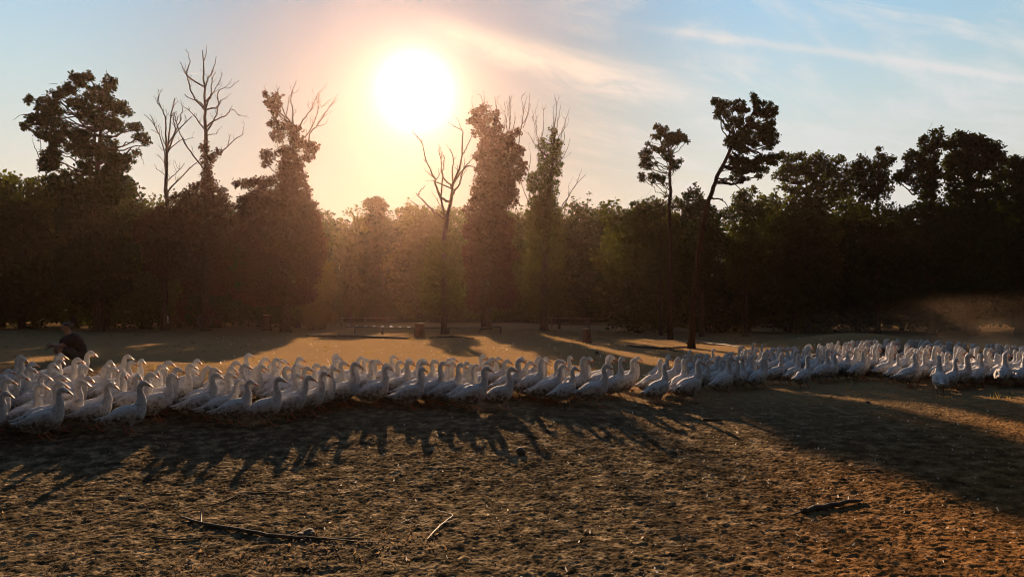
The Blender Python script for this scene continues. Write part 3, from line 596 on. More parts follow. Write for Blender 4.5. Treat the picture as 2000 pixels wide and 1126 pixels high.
spec_tree('broadleaf_tree', 'widest and densest oak crown on the right', 'tree', 1897, 53,
    [(1897, 560), (1897, 480), (1897, 420), (1896, 350), (1893, 290)], [.36, .06],
    [(1495,150,34,24),(1560,145,40,26),(1430,175,26,18),(1430,215,46,24),(1400,210,30,18),(1490,200,50,34),(1560,200,60,40),(1620,180,40,34),(1670,180,26,34),(1640,230,60,40),(1710,200,40,24),(1760,210,44,26),(1800,240,26,24),(1730,260,60,40),(1790,290,34,34),(1560,280,60,50),(1480,280,44,34),(1430,310,44,26),(1390,350,34,24),(1470,350,50,34),(1560,360,60,50),(1650,330,70,50),(1740,340,60,50),(1820,340,34,36),(1860,320,18,20),(1420,400,50,30),(1400,440,40,26),(1560,440,60,50),(1500,420,34,26),(1660,410,50,40),(1770,420,60,34),(1430,480,46,30),(1570,520,60,50),(1640,510,50,44),(1450,560,40,34),(1720,520,50,26),(1800,480,40,40),(1560,610,70,50),(1660,610,60,40),(1450,640,50,44),(1760,590,60,40),(1490,710,50,44),(1600,700,90,50),(1720,690,70,50),(1820,620,50,60)], 'leaf_dark', off=Z6, fat=1.08, extra=True, low=[(1882,430,60,34),(1922,450,50,34),(1872,480,55,40),(1917,500,60,40),(1897,535,65,40),(1897,575,60,26)], dens=2.3, csize=.28, lsize=.23, per=9, seed=21, bare_r=.03, twn=1,
    limbs=[[(1585,700),(1560,520),(1500,380),(1440,250)],[(1590,640),(1660,430),(1740,300)],[(1575,560),(1570,360),(1570,220)]], bare=[[(1435,150),(1433,130)]])
spec_tree('broadleaf_tree', 'dark oak cut by the right edge of the picture', 'tree', 1990, 54,
    [(1990, 560), (1990, 480), (1990, 400), (1992, 340)], [.3, .05],
    [(1870,340,30,24),(1925,325,24,22),(1915,370,40,26),(1975,360,34,34),(1960,420,50,34),(1880,420,44,36),(2010,400,60,50),(1900,490,60,34),(1980,490,60,40),(2060,380,60,60),(2100,460,80,70),(2040,520,80,60),(1870,560,50,34),(1940,580,60,50),(2020,620,80,60),(2110,600,90,70),(1900,660,60,50),(1990,700,70,50)], 'leaf_dark', off=Z6, fat=1.08, extra=True, low=[(1975,430,60,34),(2015,450,50,34),(1965,480,55,40),(2010,500,60,40),(1990,535,65,40),(1990,575,60,26)], dens=2.3, csize=.28, lsize=.23, per=9, seed=22)
spec_tree('young_tree', 'small bushy treetop immediately left of the leaning pine trunk', 'tree', 1370, 50,
    [(1370, 560), (1370, 480), (1368, 400)], [.15, .04],
    [(545,840,10,24),(580,870,20,18),(540,880,40,22),(490,890,34,20),(520,920,50,34),(590,930,40,34),(620,960,30,24),(480,950,30,24),(540,980,70,40),(600,1000,60,40),(460,1010,50,30),(530,1050,90,50)], 'leaf_dark', off=Z5, dens=3, csize=.22, lsize=.18, per=9, seed=24, low=[(1368,430,40,34),(1370,480,45,40),(1370,530,45,40)])
spec_tree('young_tree', 'small dark treetop immediately right of the leaning pine trunk', 'tree', 1455, 50,
    [(1455, 560), (1455, 480), (1453, 400)], [.15, .04],
    [(960,890,60,24),(1040,860,30,18),(1060,880,24,20),(920,920,50,24),(980,930,60,40),(880,960,40,20),(900,990,60,30),(1000,990,60,40),(1130,960,34,40),(1100,1010,44,40),(1160,1020,34,30),(1060,1050,80,50),(940,1060,80,50),(830,1060,50,24)], 'leaf_olive', off=Z5, dens=3, csize=.22, lsize=.18, per=9, seed=25, low=[(1450,430,45,34),(1455,480,45,40),(1455,530,45,40)],
    bare=[[(1165,1010),(1175,930)],[(1230,1050),(1235,960)]], bare_r=.02, twn=2)
spec_tree('young_tree', 'dark leafy treetop around the foot of the shorter pine', 'tree', 1290, 52,
    [(1290, 560), (1290, 480), (1290, 410)], [.15, .04],
    [(240,970,50,26),(190,940,20,14),(300,920,20,18),(130,980,50,26),(50,990,40,20),(20,980,14,12),(370,960,50,26),(400,1000,50,36),(430,960,20,16),(300,1010,80,40),(180,1030,80,40),(80,1050,70,40)], 'leaf_olive', off=Z5, dens=3, csize=.22, lsize=.18, per=9, seed=26, low=[(1270,430,50,34),(1290,480,50,40),(1290,530,50,40)],
    bare=[[(70,990),(60,940)],[(150,960),(155,900)],[(110,980),(95,925)]], bare_r=.02, twn=3)
spec_tree('pine_tree', 'small dark pine bump above the hazy treeline, left of the sun', 'tree', 735, 92,
    [(735, 560), (735, 480), (735, 410)], [.2, .05], [], 'needle', bark='pine_bark', dens=2.4, csize=.4, lsize=.3, seed=27,
    low=[(735,393,12,7),(722,398,12,7),(745,404,12,8),(733,408,16,8),(735,430,20,20),(735,470,22,25)])


# ------------------------------------------------------------------ geese
def lump_mesh(name, balls, voxel, mat, smooth_it=4, ratio=None):
    """union of ellipsoids (centre, radii, euler) melted into one continuous skin"""
    bm = bmesh.new()
    for c, r_, e in balls:
        mt = Matrix.Translation(c) @ e.to_matrix().to_4x4() @ Matrix.Diagonal((*r_, 1))
        bmesh.ops.create_icosphere(bm, subdivisions=3, radius=1, matrix=mt)
    me = bpy.data.meshes.new('tmp'); bm.to_mesh(me); bm.free()
    ob = bpy.data.objects.new('tmp', me); COL.objects.link(ob)
    md = ob.modifiers.new('r', 'REMESH'); md.mode = 'VOXEL'; md.voxel_size = voxel
    ms = ob.modifiers.new('s', 'SMOOTH'); ms.factor = .6; ms.iterations = smooth_it
    if ratio: dc = ob.modifiers.new('d', 'DECIMATE'); dc.ratio = ratio
    dg = bpy.context.evaluated_depsgraph_get(); dg.update()
    out_ = bpy.data.meshes.new_from_object(ob.evaluated_get(dg)); out_.name = name
    bpy.data.objects.remove(ob); bpy.data.meshes.remove(me)
    out_.materials.clear(); out_.materials.append(mat)
    out_.polygons.foreach_set('use_smooth', np.ones(len(out_.polygons), bool)); out_.update()
    return out_
from mathutils import Euler
E0 = Euler((0, 0, 0))
def chain(pts, rads, n):
    P = wiggle(pts, 0, max(2, n // (len(pts) - 1)))
    rr = np.interp(np.linspace(0, 1, len(P)), np.linspace(0, 1, len(rads)), rads)
    return [(Vector(p_), (q_, q_, q_), E0) for p_, q_ in zip(P, rr)]
def goose_parts(neck, yaw, tilt, legs, low=False):
    """neck: polyline from the breast to the nape; yaw/tilt turn the head; legs: swing of the two legs.
    x forward, z up, stands on z = 0"""
    pit = Euler((0, R(-17), 0))
    balls = [(Vector((-.01, 0, .315)), (.255, .158, .162), pit), (Vector((.11, 0, .335)), (.175, .150, .165), pit),
             (Vector((-.13, 0, .268)), (.20, .135, .128), pit), (Vector((-.04, 0, .225)), (.19, .120, .115), pit), (Vector((.195, 0, .405)), (.105, .10, .125), E0),
             (Vector((-.27, 0, .270)), (.13, .080, .058), Euler((0, R(-10), 0))), (Vector((-.36, 0, .262)), (.105, .060, .026), Euler((0, R(4), 0)))]
    for s in (-1, 1):
        lx = .03 + legs[0 if s < 0 else 1] * .05
        balls.append((Vector((lx - .02, s * .075, .205)), (.070, .048, .095), Euler((0, R(10), 0))))
    nk = [(.165, 0, .40)] + [tuple(q) for q in neck]
    balls += chain(nk, [.105, .082, .060, .049, .045, .046], 20)
    tip = Vector(neck[-1]); hr = Matrix.Rotation(yaw, 3, 'Z') @ Matrix.Rotation(tilt, 3, 'Y')
    hp = lambda v: tip + hr @ Vector(v)
    he = hr.to_euler()
    balls += [(hp((.022, 0, .012)), (.057, .044, .048), he), (hp((.062, 0, .002)), (.050, .036, .036), he), (hp((.092, 0, -.008)), (.034, .027, .027), he)]
    P = {}
    body = lump_mesh('body', balls, .016 if low else .0115, M['plumage'], 3)
    # folded wing: a thick overlapping shield of feathers on each flank
    for s in (-1, 1):
        mb = MB(); nu, nv = (10, 6) if low else (22, 12)
        V = []; 
        for i in range(nu):
            u = i / (nu - 1); x = .175 - .56 * u
            half = .092 * math.sin(math.pi * min(1, .10 + .95 * u ** .8)) ** .7 + .010
            zc = .392 - .135 * u - .02 * u * u
            for j in range(nv):
                v_ = j / (nv - 1) * 2 - 1
                z = zc + half * v_ * (1.0 if v_ > 0 else 1.12)
                k = (z - .315 - .29 * (x + .01)) / .170
                by = .158 * math.sqrt(max(.05, 1 - min(.95, (max(0, abs(x + .01) - .02) / .42) ** 2))) * math.sqrt(max(.04, 1 - min(.96, k * k)))
                by = max(by, .035 * (1 - u) + .012)
                by = by * (1 - .25 * max(0, u - .6) / .4)
                ridge = .0035 * math.sin(u * 46 + v_ * 5) * (u > .1) + .003 * math.sin(v_ * 15)
                edge = (1 - abs(v_) ** 4) * .016 + ridge * (abs(v_) < .95)
                scal = (.018 * abs(math.sin(v_ * 7)) if i == nu - 1 else 0)
                V.append((x - scal, s * (by + edge), z))
        n0 = len(V); V2 = [(x, y - s * .02, z) for x, y, z in V]
        f = []
        for i in range(nu - 1):
            for j in range(nv - 1):
                a = i * nv + j; q = [a, a + 1, a + nv + 1, a + nv]
                f.append(q if s > 0 else q[::-1]); f.append([k_ + n0 for k_ in (q[::-1] if s > 0 else q)])
        for i in range(nu - 1):
            for j in (0, nv - 1):
                a = i * nv + j; f.append([a, a + nv, a + nv + n0, a + n0])
        for j in range(nv - 1):
            for i in (0, nu - 1):
                a = i * nv + j; f.append([a, a + 1, a + 1 + n0, a + n0])
        mb.add(V + V2, f)
        P['wing%d' % s] = mb.mesh('wing', M['wing'], True)
    # bill
    mb = MB(); sc_ = []
    for i, (x, hw, hu, hd, zc) in enumerate([(.088, .0265, .028, .024, -.008), (.112, .024, .024, .019, -.012), (.138, .019, .016, .014, -.021), (.162, .016, .010, .011, -.030), (.178, .011, .006, .009, -.036), (.186, .003, .002, .003, -.040)]):
        for a in range(8):
            t_ = a / 8 * 2 * math.pi; c_, s_ = math.cos(t_), math.sin(t_)
            sc_.append(tuple(hp((x, hw * c_, zc + (hu if s_ > 0 else hd) * s_))))
    f = [(i * 8 + j, i * 8 + (j + 1) % 8, (i + 1) * 8 + (j + 1) % 8, (i + 1) * 8 + j) for i in range(5) for j in range(8)]
    mb.add(sc_, f); P['bill'] = mb.mesh('bill', M['orange'], True)
    for s in (-1, 1):
        mb = MB(); c = hp((.047, s * .0325, .010)); sph = []
        for i in range(5):
            th = math.pi * (i + .5) / 5
            for j in range(6):
                ph = 2 * math.pi * j / 6; sph.append(tuple(c + Vector((math.sin(th) * math.cos(ph), math.sin(th) * math.sin(ph), math.cos(th))) * .0065))
        mb.add(sph, [(i * 6 + j, i * 6 + (j + 1) % 6, (i + 1) * 6 + (j + 1) % 6, (i + 1) * 6 + j) for i in range(4) for j in range(6)])
        P['eye%d' % s] = mb.mesh('eye', M['eye'], True)
    for k, s in enumerate((-1, 1)):
        sw = legs[k]; mb = MB()
        hip = np.array([.02 + sw * .05, s * .075, .185]); lift = .035 if sw < -.6 else 0
        hock = np.array([-.005 + sw * .085, s * .073, .118 + lift * .8]); ank = np.array([.03 + sw * .135, s * .07, .018 + lift])
        tube(mb, wiggle([hip, hock, ank], 0, 4), [.020, .013, .0115], 7)
        tube(mb, [hock + np.array([-.004, 0, .004]), hock + np.array([.004, 0, -.012])], [.016, .015], 7)
        dz = -.45 if lift else 0
        toes = [np.array([math.cos(a) * l, math.sin(a) * l, 0]) for a, l in ((-.5, .082), (0, .095), (.5, .082))]
        tp = []
        for q in toes:
            q2 = ank + np.array([q[0], q[1], dz * q[0] * 1.0 - .010 * (lift == 0)]); tp.append(q2)
            tube(mb, [ank, ank * .5 + q2 * .5 + np.array([0, 0, .005]), q2], [.0085, .007, .004], 5)
        back = ank + np.array([-.026, 0, -.006]); tube(mb, [ank, back], [.007, .003], 4)
        web = [ank + np.array([0, 0, .003])]; 
        web += [tp[0], ank * .12 + (tp[0] + tp[1]) * .44, tp[1], ank * .12 + (tp[1] + tp[2]) * .44, tp[2]]
        top = [w_ + np.array([0, 0, .003]) for w_ in web]; bot = [w_ + np.array([0, 0, -.003]) for w_ in web]
        mb.add(top + bot, [[0, i, i + 1] for i in range(1, 5)] + [[6, 6 + i + 1, 6 + i] for i in range(1, 5)])
        P['leg%d' % s] = mb.mesh('leg', M['leg'], True)
    P['body'] = body
    return P
NECKS = [  # breast-to-nape polylines (x, y, z) with head yaw and tilt
    ([(.222, 0, .485), (.240, 0, .565), (.222, 0, .650), (.218, 0, .720), (.248, 0, .765)], 0, R(12)),
    ([(.232, 0, .475), (.268, 0, .545), (.272, 0, .620), (.283, 0, .685), (.318, 0, .722)], R(4), R(16)),
    ([(.215, 0, .495), (.222, 0, .590), (.198, 0, .680), (.200, 0, .765), (.230, 0, .808)], R(-6), R(9)),
    ([(.235, 0, .465), (.280, 0, .530), (.300, 0, .595), (.325, 0, .650), (.362, 0, .675)], 0, R(18)),
    ([(.218, 0, .485), (.236, .005, .570), (.216, .012, .655), (.212, .015, .725), (.240, .02, .765)], R(28), R(12)),
    ([(.220, 0, .485), (.240, -.005, .565), (.224, -.012, .648), (.222, -.015, .715), (.250, -.02, .755)], R(-35), R(12))]
LEGS = [(.9, -.8), (-.3, .7), (1.0, -.2), (-.8, .9), (.2, .5), (.6, -.9)]
TOPH = [q[0][-1][2] + .055 for q in NECKS]
GV = [goose_parts(n_, y_, t_, LEGS[i]) for i, (n_, y_, t_) in enumerate(NECKS)]
GVM = []                                       # joined one-mesh copies for the small far geese
for P in GV:
    bm = bmesh.new(); mats = []
    for k_, me_ in P.items():
        n0 = len(bm.faces); bm.from_mesh(me_); bm.faces.ensure_lookup_table(); mi_ = len(mats); mats.append(me_.materials[0])
        for f_ in bm.faces[n0:]: f_.material_index = mi_; f_.smooth = True
    me_ = bpy.data.meshes.new('goose'); bm.to_mesh(me_); bm.free()
    for m_ in mats: me_.materials.append(m_)
    GVM.append(me_)
def make_goose(x, y, rz, k, sc, parts, label, group):
    if parts:
        root = empty('goose', (x, y, T(x, y) - .004), rz, label=label, cat='goose', group=group)
        P = GV[k]
        bd = link('body', P['body'], root)
        for s in (-1, 1):
            link('wing', P['wing%d' % s], root); link('leg', P['leg%d' % s], root); link('eye', P['eye%d' % s], root)
        link('bill', P['bill'], root)
    else:
        root = link('goose', GVM[k], label=label, cat='goose', group=group); root.location = (x, y, T(x, y) - .004); root.rotation_euler[2] = rz
    root.scale = (sc, sc * .93, sc)
    return root
# crowns of the heads as they stand in the photograph (px, py)
FRONT = [(20,757),(88,746),(128,747),(214,744),(282,741),(367,722),(460,738),(546,733),(595,730),(631,723),(694,713),(754,709),(825,715),(872,705),(920,710),(999,715),(1058,701),(1090,707),(1111,711),(1145,699),(1184,710),(1210,695),(1239,700),(1301,709),(1384,702),(1434,700),(1500,695),(1528,688),(1560,690),(1579,692),(1602,691),(1637,687),(1695,689),(1740,685),(1756,690),(1792,696),(1844,694),(1866,698),(1918,690),(1971,688),(1999,694)]
BACK = [(32,697),(62,706),(44,698),(114,692),(164,687),(130,700),(176,711),(215,702),(241,691),(252,704),(274,701),(314,710),(320,704),(368,707),(385,701),(461,704),(485,690),(506,698),(539,697),(584,695),(595,709),(655,689),(702,697),(714,699),(771,693),(789,697),(830,702),(843,700),(876,698),(884,697),(948,692),(972,696),(1010,695),(1046,694),(1070,698),(1091,702),(1115,694),(1139,695),(1186,692),(1197,694),(1302,692),(1338,692),(1349,683),(1374,690),(1394,680),(1447,677),(1460,675),(1472,668),(1490,672)]
MID = [(9,710),(30,714),(16,724),(31,725),(55,718),(5,740),(94,705),(88,725),(97,728),(82,745),(113,696),(114,703),(158,712),(125,742),(163,732),(148,745),(195,714),(245,727),(209,738),(335,722),(296,722),(430,724),(437,727),(485,735),(446,718),(474,707),(454,718),(490,714),(540,706),(575,705),(565,712),(580,725),(655,696),(653,701),(633,711),(675,702),(686,709),(732,703),(799,703),(818,700),(898,706),(941,711),(926,708),(981,700),(1022,702),(1302,697),(1292,701),(1351,690),(1344,699),(1376,690),(1399,694),(1410,700),(1460,695),(1470,692),(1455,683),(1480,685),(1500,680),(1512,678),(1485,698)]
GP = []
HEAD = R(14)
def gput(px, py, cls):
    k = random.choices(range(6), [5, 4, 3, 2, 2, 2])[0]; sc = random.uniform(.90, 1.01)
    hd = HEAD + random.gauss(0, R(12)) + R(8) * (px > 1200)
    x, y = solve(px, py, TOPH[k] * sc)
    x -= .26 * sc * math.cos(hd) * 1.0; y -= .26 * sc * math.sin(hd)
    GP.append([x, y, hd, k, sc, cls])
for q in FRONT: gput(*q, 'front')
for q in BACK: gput(*q, 'back')
for q in MID: gput(*q, 'mid')
for i in range(34):
    px = 15 + i * 37 + random.uniform(-14, 14); u = random.uniform(.25, .8)
    gput(px, (1 - u) * np.interp(px, [0, 300, 700, 1290], [700, 706, 694, 694]) + u * np.interp(px, [0, 300, 700, 1290], [750, 735, 712, 702]), 'mid')
# the crowded right half of the flock
tp_x = [1290, 1400, 1480, 1520, 1560, 1600, 1650, 1700, 1750, 1800, 1850, 1900, 2000, 2120]; tp_y = [697, 690, 676, 676, 673, 668, 663, 661, 660, 661, 664, 667, 671, 674]
bt_y = [708, 700, 692, 686, 686, 687, 686, 687, 688, 692, 694, 694, 694, 696]
cand = []
for i in range(39):
    for j in range(50):
        cand.append((2.4 + i * .52 + random.uniform(-.15, .15) + (j % 2) * .26, 12.5 + j * .46 + random.uniform(-.14, .14)))
n_r = 0
for x, y in cand:
    k = random.choices(range(6), [5, 4, 3, 2, 2, 2])[0]; sc = random.uniform(.96, 1.08); hd = HEAD + R(14) + random.gauss(0, R(14))
    hx, hy = x + .26 * math.cos(hd), y + .26 * math.sin(hd)
    px, py = proj(hx, hy, T(x, y) + TOPH[k] * sc)
    if px < 1300 or px > 2060: continue
    if not (np.interp(px, tp_x, tp_y) <= py <= np.interp(px, tp_x, bt_y) - 1): continue
    if any((x - g[0]) ** 2 + (y - g[1]) ** 2 < .32 ** 2 for g in GP if g[5] != 'right'): continue
    GP.append([x, y, hd, k, sc, 'right'])
# nobody walks through anybody: push neighbours apart on the ground
A = np.array([[g[0], g[1]] for g in GP]); hd_ = np.array([g[2] for g in GP])
for _ in range(40):
    D = A[:, None] - A[None]; dist = np.hypot(D[..., 0], D[..., 1]) + np.eye(len(A)) * 9
    ca, sa = np.cos(.35), np.sin(.35)
    al = (D[..., 0] * ca + D[..., 1] * sa) / .52; pe = (-D[..., 0] * sa + D[..., 1] * ca) / .30
    e = np.sqrt(al ** 2 + pe ** 2) + np.eye(len(A)) * 9
    push = np.clip(1 - e, 0, 1) * .5
    mv = np.stack([-sa * np.sign(pe) * push * .22 + .25 * ca * np.sign(al) * push * .1, ca * np.sign(pe) * push * .22], -1)
    A += mv.sum(1)
for g, a in zip(GP, A): g[0], g[1] = float(a[0]), float(a[1])
POSE = ['neck upright', 'neck leaning forward', 'very tall neck', 'low reaching head', 'head turned away', 'head turned nearer']
def pxof(g): return proj(g[0], g[1], T(g[0], g[1]) + .5)[0]
GP.sort(key=lambda g: math.hypot(g[0], g[1]))
vis = [g for g in GP]
print('GEESE', len(GP), {c: sum(g[5] == c for g in GP) for c in ('front', 'back', 'mid', 'right')})
keep = GP[:300]; far = GP[300:]
for c in ('front', 'back', 'mid', 'right'):
    sel = sorted([g for g in keep if g[5] == c], key=pxof)
    for n_, g in enumerate(sel):
        w_ = ordw(n_ + 1)
        g.append({'front': f'goose in the nearest rank, {w_} from left, {POSE[g[3]]}',
                  'back': f'goose at the far flock edge, {w_} from left, {POSE[g[3]]}',
                  'mid': f'goose amid the left flock, {w_} from left, {POSE[g[3]]}',
                  'right': f'goose in the crowded right flock, {w_} from left, {POSE[g[3]]}'}[c])
for g in keep:
    make_goose(g[0], g[1], g[2], g[3], g[4], math.hypot(g[0], g[1]) < 22, g[6], 'white geese walking in the flock')
if far:
    bm = bmesh.new()
    for g in far:
        me_ = GVM[g[3]]; v0 = len(bm.verts); bm.from_mesh(me_); bm.verts.ensure_lookup_table()
        mt = Matrix.Translation((g[0], g[1], T(g[0], g[1]) - .004)) @ Matrix.Rotation(g[2], 4, 'Z') @ Matrix.Scale(g[4], 4)
        bmesh.ops.transform(bm, matrix=mt, verts=bm.verts[v0:])
    me_ = bpy.data.meshes.new('distant_flock'); bm.to_mesh(me_); bm.free()
    for m_ in GVM[0].materials: me_.materials.append(m_)
    link('distant_flock', me_, kind='stuff', label='farthest white geese of the flock massed at the right')

# ------------------------------------------------------------------ the squatting person
def skin_mesh(name, nodes, edges, mat, sub=2, flat=None):
    """nodes: (x, y, z, radius or (rx, ry)); one continuous skinned surface"""
    me = bpy.data.meshes.new('tmp'); me.from_pydata([n[:3] for n in nodes], edges, [])
    ob = bpy.data.objects.new('tmp', me); COL.objects.link(ob)
    md = ob.modifiers.new('s', 'SKIN'); md.use_smooth_shade = True; md.branch_smoothing = .4
    for i, n in enumerate(nodes):
        r_ = n[3]; sv = me.skin_vertices[0].data[i]; sv.radius = (r_, r_) if not hasattr(r_, '__len__') else r_; sv.use_root = (i == 0)
    ob.modifiers.new('u', 'SUBSURF').levels = sub
    dg = bpy.context.evaluated_depsgraph_get(); dg.update()
    o_ = bpy.data.meshes.new_from_object(ob.evaluated_get(dg)); o_.name = name
    bpy.data.objects.remove(ob); bpy.data.meshes.remove(me)
    o_.materials.clear(); o_.materials.append(mat); o_.polygons.foreach_set('use_smooth', np.ones(len(o_.polygons), bool))
    return o_
# body space: faces +x, y to the person's left, z up, feet at z = 0
px_, py_ = 128, 713
PY = 16.4; PX = W(px_ + 6, 600, PY).x
person = empty('person', (PX, PY, T(PX, PY) - .01), R(180 + 40), label='person in a black T-shirt squatting behind the flock, forearms crossed on the knees', cat='person')
person.scale = (1.05, 1.12, 1.03)
B = []; E = []
def nd(x, y, z, r_, par=None):
    B.append((x, y, z, r_)); i = len(B) - 1
    if par is not None: E.append((par, i))
    return i
pel = nd(-.20, 0, .27, (.15, .12)); bel = nd(-.20, 0, .40, (.13, .115), pel); ch = nd(-.13, 0, .55, (.155, .12), bel); up = nd(-.06, 0, .67, (.14, .10), ch)
nb = nd(-.015, 0, .735, .072, up); hd0 = nd(.02, 0, .80, .064, nb); hd1 = nd(.035, 0, .865, (.080, .092), hd0); hd2 = nd(.030, 0, .945, (.076, .086), hd1)
for s in (-1, 1):
    sh = nd(-.05, s * .175, .665, .062, up); el = nd(.135, s * .225, .505, .045, sh); el2 = nd(.16, s * .215, .49, .042, el)
    wr = nd(.30, s * .02, .50 + .02 * s, .027, el2); pm = nd(.345, -s * .035, .495 + .02 * s, (.036, .020), wr)
    for k in range(4):
        a = (k - 1.5) * .022; f1 = nd(.375 + a * .3, -s * .075, .492 + .02 * s - a, .0095, pm); f2 = nd(.385 + a * .3, -s * (.105 - abs(k - 1.2) * .006), .478 + .02 * s - a, .0085, f1)
        nd(.375 + a * .3, -s * (.122 - abs(k - 1.2) * .008), .462 + .02 * s - a, .0075, f2)
    th = nd(.315, -s * .025, .535 + .02 * s, .0105, pm); nd(.335, -s * .05, .555 + .02 * s, .009, th)
    hp_ = nd(-.16, s * .115, .25, .095, pel); mt_ = nd(.02, s * .17, .37, .082, hp_); kn = nd(.20, s * .19, .44, .060, mt_); kn2 = nd(.215, s * .19, .405, .056, kn)
    cf = nd(.12, s * .175, .26, .056, kn2); an = nd(.045, s * .16, .09, .036, cf); ft = nd(.09, s * .165, .045, (.036, .030), an); nd(.20, s * .175, .03, (.036, .020), ft)
body = link('body', skin_mesh('body', B, E, M['skin'], 2), person)
# face: nose, ears, brow and mouth belong to the head
fb = []
fb += [(Vector((.122, 0, .885)), (.018, .012, .020), Euler((0, R(-20), 0))), (Vector((.105, 0, .922)), (.012, .034, .009), E0), (Vector((.102, 0, .852)), (.013, .022, .007), E0), (Vector((.090, 0, .825)), (.024, .028, .016), E0)]
fb += [(Vector((.028, s * .088, .895)), (.018, .010, .028), Euler((0, R(-12), s * R(20)))) for s in (-1, 1)]
fb += [(Vector((.040, 0, .895)), (.078, .072, .085), E0)]
link('face', lump_mesh('face', fb, .006, M['skin'], 2), person)
for s in (-1, 1):
    link('eye', lump_mesh('eye', [(Vector((.108, s * .031, .905)), (.012, .014, .008), E0)], .003, M['eye'], 0), person)
link('hair', lump_mesh('hair', [(Vector((.012, 0, .945)), (.092, .088, .062), Euler((0, R(-12), 0))), (Vector((-.030, 0, .91)), (.062, .080, .075), E0), (Vector((.06, 0, .975)), (.052, .066, .026), Euler((0, R(25), 0))), (Vector((-.02, .03, .965)), (.055, .05, .045), E0)], .009, M['hair'], 2), person)
sb = [(Vector((-.235, 0, .30)), (.165, .205, .13), Euler((0, R(15), 0))), (Vector((-.215, 0, .42)), (.150, .190, .15), E0), (Vector((-.135, 0, .55)), (.175, .200, .16), Euler((0, R(25), 0))), (Vector((-.070, 0, .650)), (.155, .205, .115), Euler((0, R(20), 0))), (Vector((-.045, 0, .715)), (.075, .115, .045), Euler((0, R(20), 0)))]
for s_ in (-1, 1): sb += chain([(-.065, s_ * .165, .675), (.01, s_ * .20, .62), (.065, s_ * .215, .575)], [.082, .078, .070], 8)
link('shirt', lump_mesh('shirt', sb, .013, M['shirt'], 3), person)
sb = [(Vector((-.20, 0, .245)), (.165, .185, .12), E0)]
for s_ in (-1, 1): sb += chain([(-.15, s_ * .10, .25), (.0, s_ * .16, .355), (.085, s_ * .178, .395)], [.115, .100, .088], 10)
link('shorts', lump_mesh('shorts', sb, .013, M['shorts'], 3), person)
for s in (-1, 1):
    link('shoe', lump_mesh('shoe', [(Vector((.05, s * .16, .05)), (.055, .045, .052), E0), (Vector((.13, s * .17, .038)), (.075, .046, .038), E0), (Vector((.10, s * .165, .018)), (.125, .047, .018), E0)], .009, M['shoe'], 2), person)

# ------------------------------------------------------------------ things standing and lying in the clearing
def gp(px, py):                                   # ground point seen at a photo pixel
    x, y = solve(px, py, 0); return x, y
def ringmesh(prof, n, mat_, seed=0, rough=.0, name='m'):
    """lathe with a slightly uneven outline; prof: (radius, z)"""
    mb = MB(); r = random.Random(seed); off = [1 + r.gauss(0, rough) for _ in range(n)]
    V = [(q[0] * off[j] * math.cos(2 * math.pi * j / n), q[0] * off[j] * math.sin(2 * math.pi * j / n), q[1] + (r.gauss(0, rough * .15) if 0 < i < len(prof) - 1 else 0)) for i, q in enumerate(prof) for j in range(n)]
    f = [(i * n + j, i * n + (j + 1) % n, (i + 1) * n + (j + 1) % n, (i + 1) * n + j) for i in range(len(prof) - 1) for j in range(n)]
    mb.add(V, f); mb.add(V[-n:], [list(range(n))]); return mb.mesh(name, mat_, True)
def stump(px, py, hpx, wpx, label, mat='stump', seed=1):
    x, y = gp(px, py); h = hpx / F * y; w_ = wpx / F * y / 2
    root = empty('tree_stump', (x, y, T(x, y) - .03), seed, label=label, cat='stump')
    link('trunk', ringmesh([(w_ * 1.22, -.05), (w_ * 1.1, h * .12), (w_ * 1.0, h * .35), (w_ * .97, h * .7), (w_ * .98, h * .99)], 18, M[mat], seed, .05, 'trunk'), root)
    link('cut_face', ringmesh([(w_ * .93, h * .985), (w_ * .92, h * 1.012), (w_ * .5, h * 1.016), (w_ * .1, h * 1.018)], 18, M['cut'], seed, .04, 'cut_face'), root)
stump(820, 658, 28, 18, 'reddish thick stump standing at the right end of the low rail with bright caps', seed=3)
stump(1147, 669, 28, 16, 'reddish stump alone in the dim haze right of the clearing centre', seed=5)
stump(522, 645, 31, 16, 'dull grey-brown stump left of the trunk of the broad ivy-covered tree', 'bark', seed=7)
stump(196, 640, 28, 22, 'dark wide stump behind the squatting person, below the big oak', 'bark', seed=8)
# upright tyre
x, y = gp(398, 641); rr = 29 / F * y / 2
ty = empty('tyre', (x, y, T(x, y) - .02), R(12), label='old black tyre standing upright in the shade under the tallest bare tree', cat='tyre')
def torus(name, Rm, rx, rz, mat_, tread=0, nu=48, nv=12):
    V = []
    for i in range(nu):
        a = 2 * math.pi * i / nu; tr = tread * (1 if i % 2 else 0)
        for j in range(nv):
            b = 2 * math.pi * j / nv; ex = math.copysign(abs(math.cos(b)) ** .6, math.cos(b)); ez = math.copysign(abs(math.sin(b)) ** .6, math.sin(b))
            q = Rm + (rx + (tr if ex > .5 else 0)) * ex; V.append((q * math.cos(a), rz * ez, q * math.sin(a) + Rm + rx))
    f = [(i * nv + j, i * nv + (j + 1) % nv, ((i + 1) % nu) * nv + (j + 1) % nv, ((i + 1) % nu) * nv + j) for i in range(nu) for j in range(nv)]
    mb = MB(); mb.add(V, f); return mb.mesh(name, mat_, True)
link('tread', torus('tread', rr * .66, rr * .34, rr * .34, M['rubber'], .02), ty)
link('bead', torus('bead', rr * .40, rr * .07, rr * .26, M['rubber']), ty)
for o_ in ty.children:
    if o_.name.startswith('bead'): o_.location.z = rr * .53
